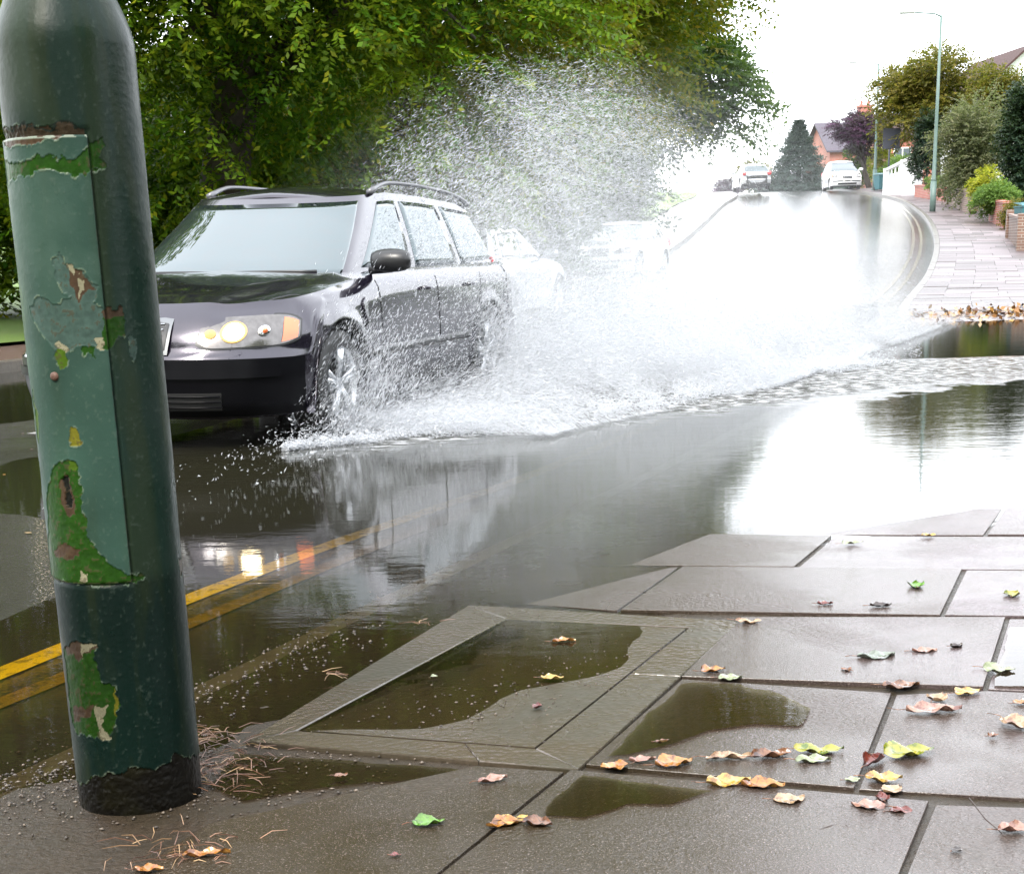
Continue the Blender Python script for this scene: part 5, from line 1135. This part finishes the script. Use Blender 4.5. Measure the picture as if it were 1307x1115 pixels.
P = np.r_[P[k], P3[k3]]; drops('churned_foam', P, np.c_[rng.normal(size=(len(P), 2)) + LD * 1.2, rng.normal(0, .3, len(P))], .007, .016, 'white churned water where the spray lands on the puddle')
# stray drops over the car side and bonnet corner
n = 9000; b = rng.normal(1.6, 1.5, n); s = rng.uniform(.05, .8, n); z = rng.uniform(.2, 1.5, n) * smooth(-1.6, 2.5, b) + .1; P = place(b, s, z); drops('stray_drops', P, np.c_[-HD[None] * .6 + LD[None] * rng.normal(.3, .4, (n, 1)), rng.normal(.5, .4, n)], .004, .012, 'scattered drops in the air beside the dark estate car')

# ================================================================== FALLEN LEAVES AND TWIGS
LEAFM = {}
def leaf_mat(kind):
    if kind in LEAFM: return LEAFM[kind]
    c1, c2, c3 = {'green': ((.10, .30, .012), (.16, .36, .02), (.05, .12, .01)), 'yellowgreen': ((.30, .34, .03), (.50, .42, .04), (.08, .16, .02)), 'yellow': ((.60, .36, .05), (.68, .46, .10), (.28, .12, .03)),
     'orange': ((.42, .14, .02), (.60, .28, .04), (.15, .04, .015)), 'brown': ((.20, .07, .03), (.32, .14, .06), (.06, .02, .012)), 'red': ((.16, .02, .015), (.25, .05, .03), (.05, .01, .01)), 'dark': ((.03, .018, .014), (.07, .04, .03), (.012, .01, .008)),
     'tan': ((.48, .30, .16), (.60, .42, .26), (.22, .09, .04)), 'pale': ((.34, .40, .22), (.46, .50, .32), (.20, .24, .10)), 'grey': ((.16, .20, .16), (.26, .30, .24), (.08, .10, .07)), 'pink': ((.42, .20, .15), (.52, .30, .22), (.20, .07, .05))}[kind]
    t = NT(kind + '_wet_leaf'); n1 = t.noise(45, 4, .6); n2 = t.noise(120, 3); c1, c2, c3 = [tuple(q * .52 for q in cc) for cc in (c1, c2, c3)]; c = t.mix(t.ramp(n1, [(.38, 0), (.62, 1)]), c1, c2); c = t.mix(t.ramp(t.noise(28, 5, .7, dist=.5), [(.48, 0), (.60, .9)]), c, c3)
    LEAFM[kind] = t.pbr(Base_Color=c, Roughness=.22, Normal=t.bump(n2, .4, .002), Specular_IOR_Level=.6, Coat_Weight=.4, Coat_Roughness=.08); return LEAFM[kind]
def leaf(px, py, ln, rot, kind, label, curl=.25, fold=.25, wr=.55, seed=0, dz=0.):
    """ln: length in metres; rot: heading of the tip in degrees, plan"""
    ln *= 1.08; curl *= .55; fold *= .7; wr = min(.8, wr * 1.45); g = random.Random(seed + px * 7 + py); c = gp(px, py, float(z_pav(*gp(px, py, .03)[:2]))); n, m_ = 21, 9; P = np.zeros((n, m_, 3))
    bend = g.uniform(-.5, .5); tw = g.uniform(-.6, .6)
    for i in range(n):
        u = i / (n - 1); w = ln * wr * .5 * (sin(pi * u ** .82) ** .8) * (1 + .09 * (i % 2)) + .0004; cx_ = ln * (u - .5); cy_ = bend * ln * .25 * sin(pi * u)
        for j in range(m_):
            v = j / (m_ - 1) * 2 - 1; zz = fold * w * abs(v) ** 1.4 + curl * ln * ((u - .5) ** 2) * 1.2 + .032 * ln * sin(v * 4 + u * 9 + seed) * (.3 + abs(v)) + .03 * ln * sin(u * 17 + v * 3 + seed * 2) + tw * w * v * (u - .5)
            vein = -.006 * ln * (1 - min(1, abs(v) * 6)) - .0022 * ln * cos((u * 8 - abs(v) * 1.6) * 2 * pi)
            P[i, j] = (cx_, cy_ + w * v * (1 - .35 * fold * abs(v)), zz + vein)
    P[..., 2] -= np.percentile(P[..., 2], 12); P[..., 2] = np.maximum(P[..., 2], -.001) + .0022 + dz
    o = empty('fallen_leaf', c, radians(rot), label=label, cat='leaf', group='leaves fallen on the wet pavement'); mb = MB(); mb.grid(P); bl = mb.build('blade', leaf_mat(kind), o, True)
    mb = MB(); mb.tube([P[0, m_ // 2], P[0, m_ // 2] + np.array([-ln * .15, g.uniform(-.05, .05) * ln, .001]), P[0, m_ // 2] + np.array([-ln * .32, g.uniform(-.1, .1) * ln, .001 - dz * .5])], [.0011, .0010, .0009], 5); mb.build('stalk', leaf_mat('brown'), o, True)
    return o
LV = [
 (547, 1051, .058, 10, 'green', 'bright green leaf alone on the slab at the bottom, left of the open joint', .5, .5, .6),
 (641, 1054, .060, 200, 'orange', 'orange brown leaf at the left end of the clump on the open joint', .7, .5, .8), (657, 1047, .050, 20, 'yellow', 'yellow leaf in the middle of the clump on the open joint', .6, .3, .5), (686, 1054, .055, -20, 'brown', 'red brown leaf at the right end of the clump on the open joint', .8, .7, .6),
 (629, 996, .062, 25, 'pink', 'flat pinkish brown leaf lying below the inspection cover', .1, .2, .35),
 (720, 819, .062, 4, 'orange', 'narrow orange brown leaf near the middle of the inspection cover', .2, .6, .28), (705, 866, .055, -5, 'yellow', 'yellow leaf with a red rim on the inspection cover', .5, .6, .4), (685, 903, .034, 70, 'red', 'small dark red curled leaf on the inspection cover', 1.2, .8, .7),
 (955, 794, .070, -12, 'tan', 'pale tan leaf at the top right corner of the inspection cover', .5, .4, .35), (910, 857, .060, 10, 'orange', 'orange leaf on the joint right of the inspection cover', .6, .5, .6), (932, 866, .056, 0, 'pale', 'pale green leaf touching the orange leaf right of the inspection cover', .15, .15, .6),
 (1053, 771, .045, 0, 'red', 'small dark red leaf on the slab above the long slab', .5, .6, .4), (1124, 774, .062, 5, 'dark', 'curled blackish leaf left of the upright green leaf', .7, .6, .4), (1170, 749, .070, 75, 'green', 'upright green leaf with a yellow foot near the puddle edge', .9, .7, .8),
 (1185, 684, .050, 0, 'yellow', 'small yellow leaf at the edge of the puddle', .5, .4, .5), (1088, 694, .075, 8, 'pale', 'pale leaf lying in the shallow edge of the puddle', .3, .3, .35), (1294, 760, .062, 60, 'yellowgreen', 'yellow green leaf at the right edge beside a slab joint', .6, .5, .7),
 (1118, 838, .095, 6, 'grey', 'grey green flat leaf on the long slab', .1, .15, .4), (1180, 831, .062, 0, 'pink', 'pinkish leaf right of the grey green leaf', .3, .3, .4), (1221, 826, .040, 30, 'dark', 'small blackish curled leaf on the long slab', 1.1, .7, .5), (1079, 856, .032, 120, 'brown', 'tiny brown leaf fragment on the long slab', .8, .5, .6),
 (1275, 856, .072, -25, 'pale', 'pale green leaf with red tip on the right-hand joint', .6, .4, .6), (1235, 884, .064, 15, 'yellow', 'yellow orange leaf below the long joint at right', .2, .2, .5), (1150, 876, .085, 3, 'brown', 'flat brown leaf across the long joint', .2, .2, .4),
 (1197, 893, .060, 55, 'tan', 'cream leaf standing up from the reddish leaf', 1.0, .5, .6), (1192, 907, .120, 0, 'pink', 'wide reddish brown leaf under the cream leaf', .3, .35, .3), (1300, 926, .085, -50, 'tan', 'brown and cream leaf cut by the right edge', .8, .5, .6), (1303, 897, .04, 20, 'orange', 'small orange leaf at the right edge', .3, .3, .5), (1268, 940, .026, 20, 'brown', 'tiny brown leaf near the right edge', .8, .6, .6),
 (784, 979, .055, 190, 'orange', 'orange leaf at the left end of the row below the cover', .4, .3, .7), (820, 971, .055, 10, 'pink', 'pinkish leaf between two orange leaves of the row below the cover', .5, .6, .35), (860, 975, .078, 15, 'orange', 'large orange brown veined leaf of the row below the cover', .5, .35, .55),
 (930, 969, .090, 4, 'tan', 'long tan folded leaf of the row in the middle', .3, .6, .25), (984, 966, .085, 12, 'brown', 'dark brown curled leaf of the row in the middle', .5, .7, .35), (1045, 958, .098, -8, 'yellowgreen', 'large yellow green leaf at the right of the middle row', .3, .35, .35), (1038, 971, .070, 0, 'pale', 'pale green leaf under the large yellow green one', .1, .2, .4),
 (930, 1000, .085, 6, 'yellow', 'yellow brown leaf of the pair below the middle row', .4, .3, .45), (974, 1004, .080, -8, 'orange', 'orange brown leaf of the pair below the middle row', .5, .5, .45), (1007, 1021, .060, 10, 'tan', 'round tan leaf below the pair', .3, .3, .75),
 (1117, 974, .068, 45, 'red', 'dark red brown leaf rolled up at the foot of the big green one', .4, 1.2, .45), (1160, 962, .105, 10, 'yellowgreen', 'big yellow and green leaf with a torn edge', .35, .35, .5), (1128, 994, .068, -10, 'yellow', 'yellow brown leaf below the big green one', .4, .3, .7), (1088, 996, .030, 10, 'pale', 'small round pale yellow leaf at the slab joint', .2, .2, .9), (1137, 1008, .045, 40, 'tan', 'cream leaf scrap under the yellow brown leaf', .3, .3, .8),
 (1108, 1029, .060, 160, 'pink', 'flat reddish leaf at the bottom right', .2, .3, .5), (1126, 1021, .042, 80, 'red', 'upright dark red leaf at the bottom right', 1.4, .8, .5), (1150, 1036, .040, 0, 'red', 'small flat dark red leaf at the bottom right', .2, .3, .6),
 (1294, 1061, .055, 0, 'pink', 'pinkish brown leaf touched by the long twig', .5, .6, .55), (264, 1092, .080, 8, 'orange', 'long orange yellow leaf at the foot of the lamp column', .3, .6, .22), (190, 1110, .050, 0, 'orange', 'orange leaf cut by the bottom edge under the lamp column', .3, .5, .4),
 (505, 1092, .018, 0, 'red', 'tiny red scrap left of the bottom joint', .3, .3, .8), (435, 990, .028, 20, 'brown', 'small brown leaf in the muddy hollow below the cover', .3, .3, .5), (553, 864, .022, 90, 'pale', 'tiny pale scrap on the left half of the inspection cover', 1, .3, .7), (1220, 1085, .022, 40, 'dark', 'tiny dark scrap on the last slab at bottom right', .5, .3, .6), (845, 947, .03, 20, 'brown', 'small brown scrap above the row below the cover', .4, .4, .4)]
for i, q in enumerate(LV): leaf(*q[:6], *q[6:9], seed=i)
MTW = simple('wet_twig', (.035, .02, .015), .35)
def twig(pts, lb, up=0., r=.0013):
    P = [gp(x, y, .032 + z_) for x, y, z_ in pts]; o = MB(); o.tube(P, [r, r, r * .6] if len(P) == 3 else r, 6); tag(o.build('twig', MTW, None, True), lb, 'twig', group='twigs on the wet pavement')
twig([(1237, 1018, .03), (1258, 1045, .02), (1279, 1063, .003)], 'long thin twig leaning to the pinkish leaf at the right edge')
twig([(1035, 1063, .001), (1058, 1054, .003), (1076, 1049, .001)], 'thin twig lying highest of the three at bottom right of centre')
twig([(1040, 1069, .001), (1050, 1074, .002), (1061, 1078, .001)], 'short dark twig, lowest of the three at bottom right of centre', r=.0018)
twig([(1076, 1048, .001), (1083, 1056, .002), (1091, 1062, .001)], 'short curved twig, rightmost of the three at bottom right of centre', r=.0018)
# drift of fallen leaves along the far edge of the puddle
n = 1000; X = rng.uniform(0, 1, n) ** .7 * 3.4 + 5.2; Yc = 20.9 + rng.normal(0, .55, n) + (X - 6) * .15; k = X > xr(Yc) + .1; X, Yc = X[k], Yc[k]; n = len(X); D = np.c_[rng.normal(size=(n, 2)), rng.uniform(0, .5, n)]
t = NT('litter_leaves'); MLIT = t.pbr(Base_Color=t.ramp(t.n('NewGeometry').outputs['Random Per Island'], [(0, (.07, .03, .015)), (.5, (.20, .09, .02)), (.8, (.36, .20, .03)), (1, (.34, .26, .14))]), Roughness=.35)
V, F = twigs(np.c_[X, Yc, z_pav(X, Yc) + .01], D, .02, 1, .09, 0, .7); V[:, 2] = np.maximum(V[:, 2], z_pav(V[:, 0], V[:, 1]) + .004)
tag(fastmesh('leaf_litter', V, F, MLIT), kind='stuff')
n = 500; b = rng.uniform(-6, 40, n); w = rng.uniform(.1, 8.2, n) ; X = np.interp(b + 4, KR[:, 1], KR[:, 0]) - w; Yc = b + 4; D = np.c_[rng.normal(size=(n, 2)), np.full(n, .05)]
V, F = twigs(np.c_[X, Yc, z_road(X, Yc) + .006], D, .01, 1, .035, 0, .6); V[:, 2] = z_road(V[:, 0], V[:, 1]) + .006; tag(fastmesh('leaf_scraps', V, F, MLIT), kind='stuff')

# fine mist hanging in the spray
bs_ = np.linspace(-.6, 16, 24); P = []
for b_ in bs_:
    E = np.interp(b_, *EB) * 1.08 + .1; w0, w1 = -2.3, 1.5 + .36 * max(b_, 0); P.append([(b_, (w0 + w1) / 2 + (w1 - w0) / 2 * cos(a), .012 + E * max(0, sin(a)) ** .8) for a in np.linspace(0, pi, 17)])
P = np.array(P); mb = MB(); mb.grid(P, flip=True); k_ = len(bs_)
mb.add(P[0], [tuple(range(17))]); mb.add(P[-1], [tuple(range(16, -1, -1))]); mb.grid(np.stack([P[:, 0], P[:, -1]], 1))
t = NT('mist'); pv_ = t.n('VolumePrincipled'); pv_.inputs['Color'].default_value = (.95, .97, 1, 1); pv_.inputs['Anisotropy'].default_value = .2
sx = t.n('SeparateXYZ'); t.l(t.coord('Object'), sx.inputs[0]); bb, ss, zz = sx.outputs
Eb = t.ramp(t.math('DIVIDE', bb, 17.), [(0, .28), (.106, .60), (.265, .95), (.40, .93), (.65, .72), (1, .2)]); q = t.math('DIVIDE', zz, t.math('MULTIPLY', Eb, 3.0))
top = t.ramp(q, [(0, 1), (.18, .6), (.5, .26), (1, 0)]); ends = t.ramp(t.math('DIVIDE', bb, 17.), [(0, .0), (.12, .05), (.24, .6), (.4, 1), (.6, .5), (.85, 0)])
wd_ = t.math('ADD', 1.5, t.math('MULTIPLY', t.math('MAXIMUM', bb, 0.), .2)); side = t.math('MULTIPLY', t.ramp(t.math('DIVIDE', ss, wd_), [(.0, 1), (.55, .8), (1, 0)]), t.ramp(t.math('ADD', t.math('DIVIDE', ss, 4.6), .5), [(0, 0), (.25, 1)]))
nz = t.ramp(t.noise(1.1, 5, .6, t.mapping((.8, 1, 1.2))), [(.3, .25), (.7, 1)])
den = t.math('MULTIPLY', t.math('MULTIPLY', t.math('MULTIPLY', top, ends), t.math('MULTIPLY', side, nz)), .27)
t.l(den, pv_.inputs['Density']); t.l(pv_.outputs[0], t.out.inputs['Volume'])
mo = mb.build('spray_mist', t.m, None, True); mo.location = (W0[0], W0[1], 0); mo.rotation_euler = (0, 0, CARYAW + pi); mo.scale = (1, -1, 1); tag(mo, kind='stuff')
SC.cycles.volume_step_rate = 1.5; SC.cycles.volume_max_steps = 96; SC.cycles.volume_bounces = 2
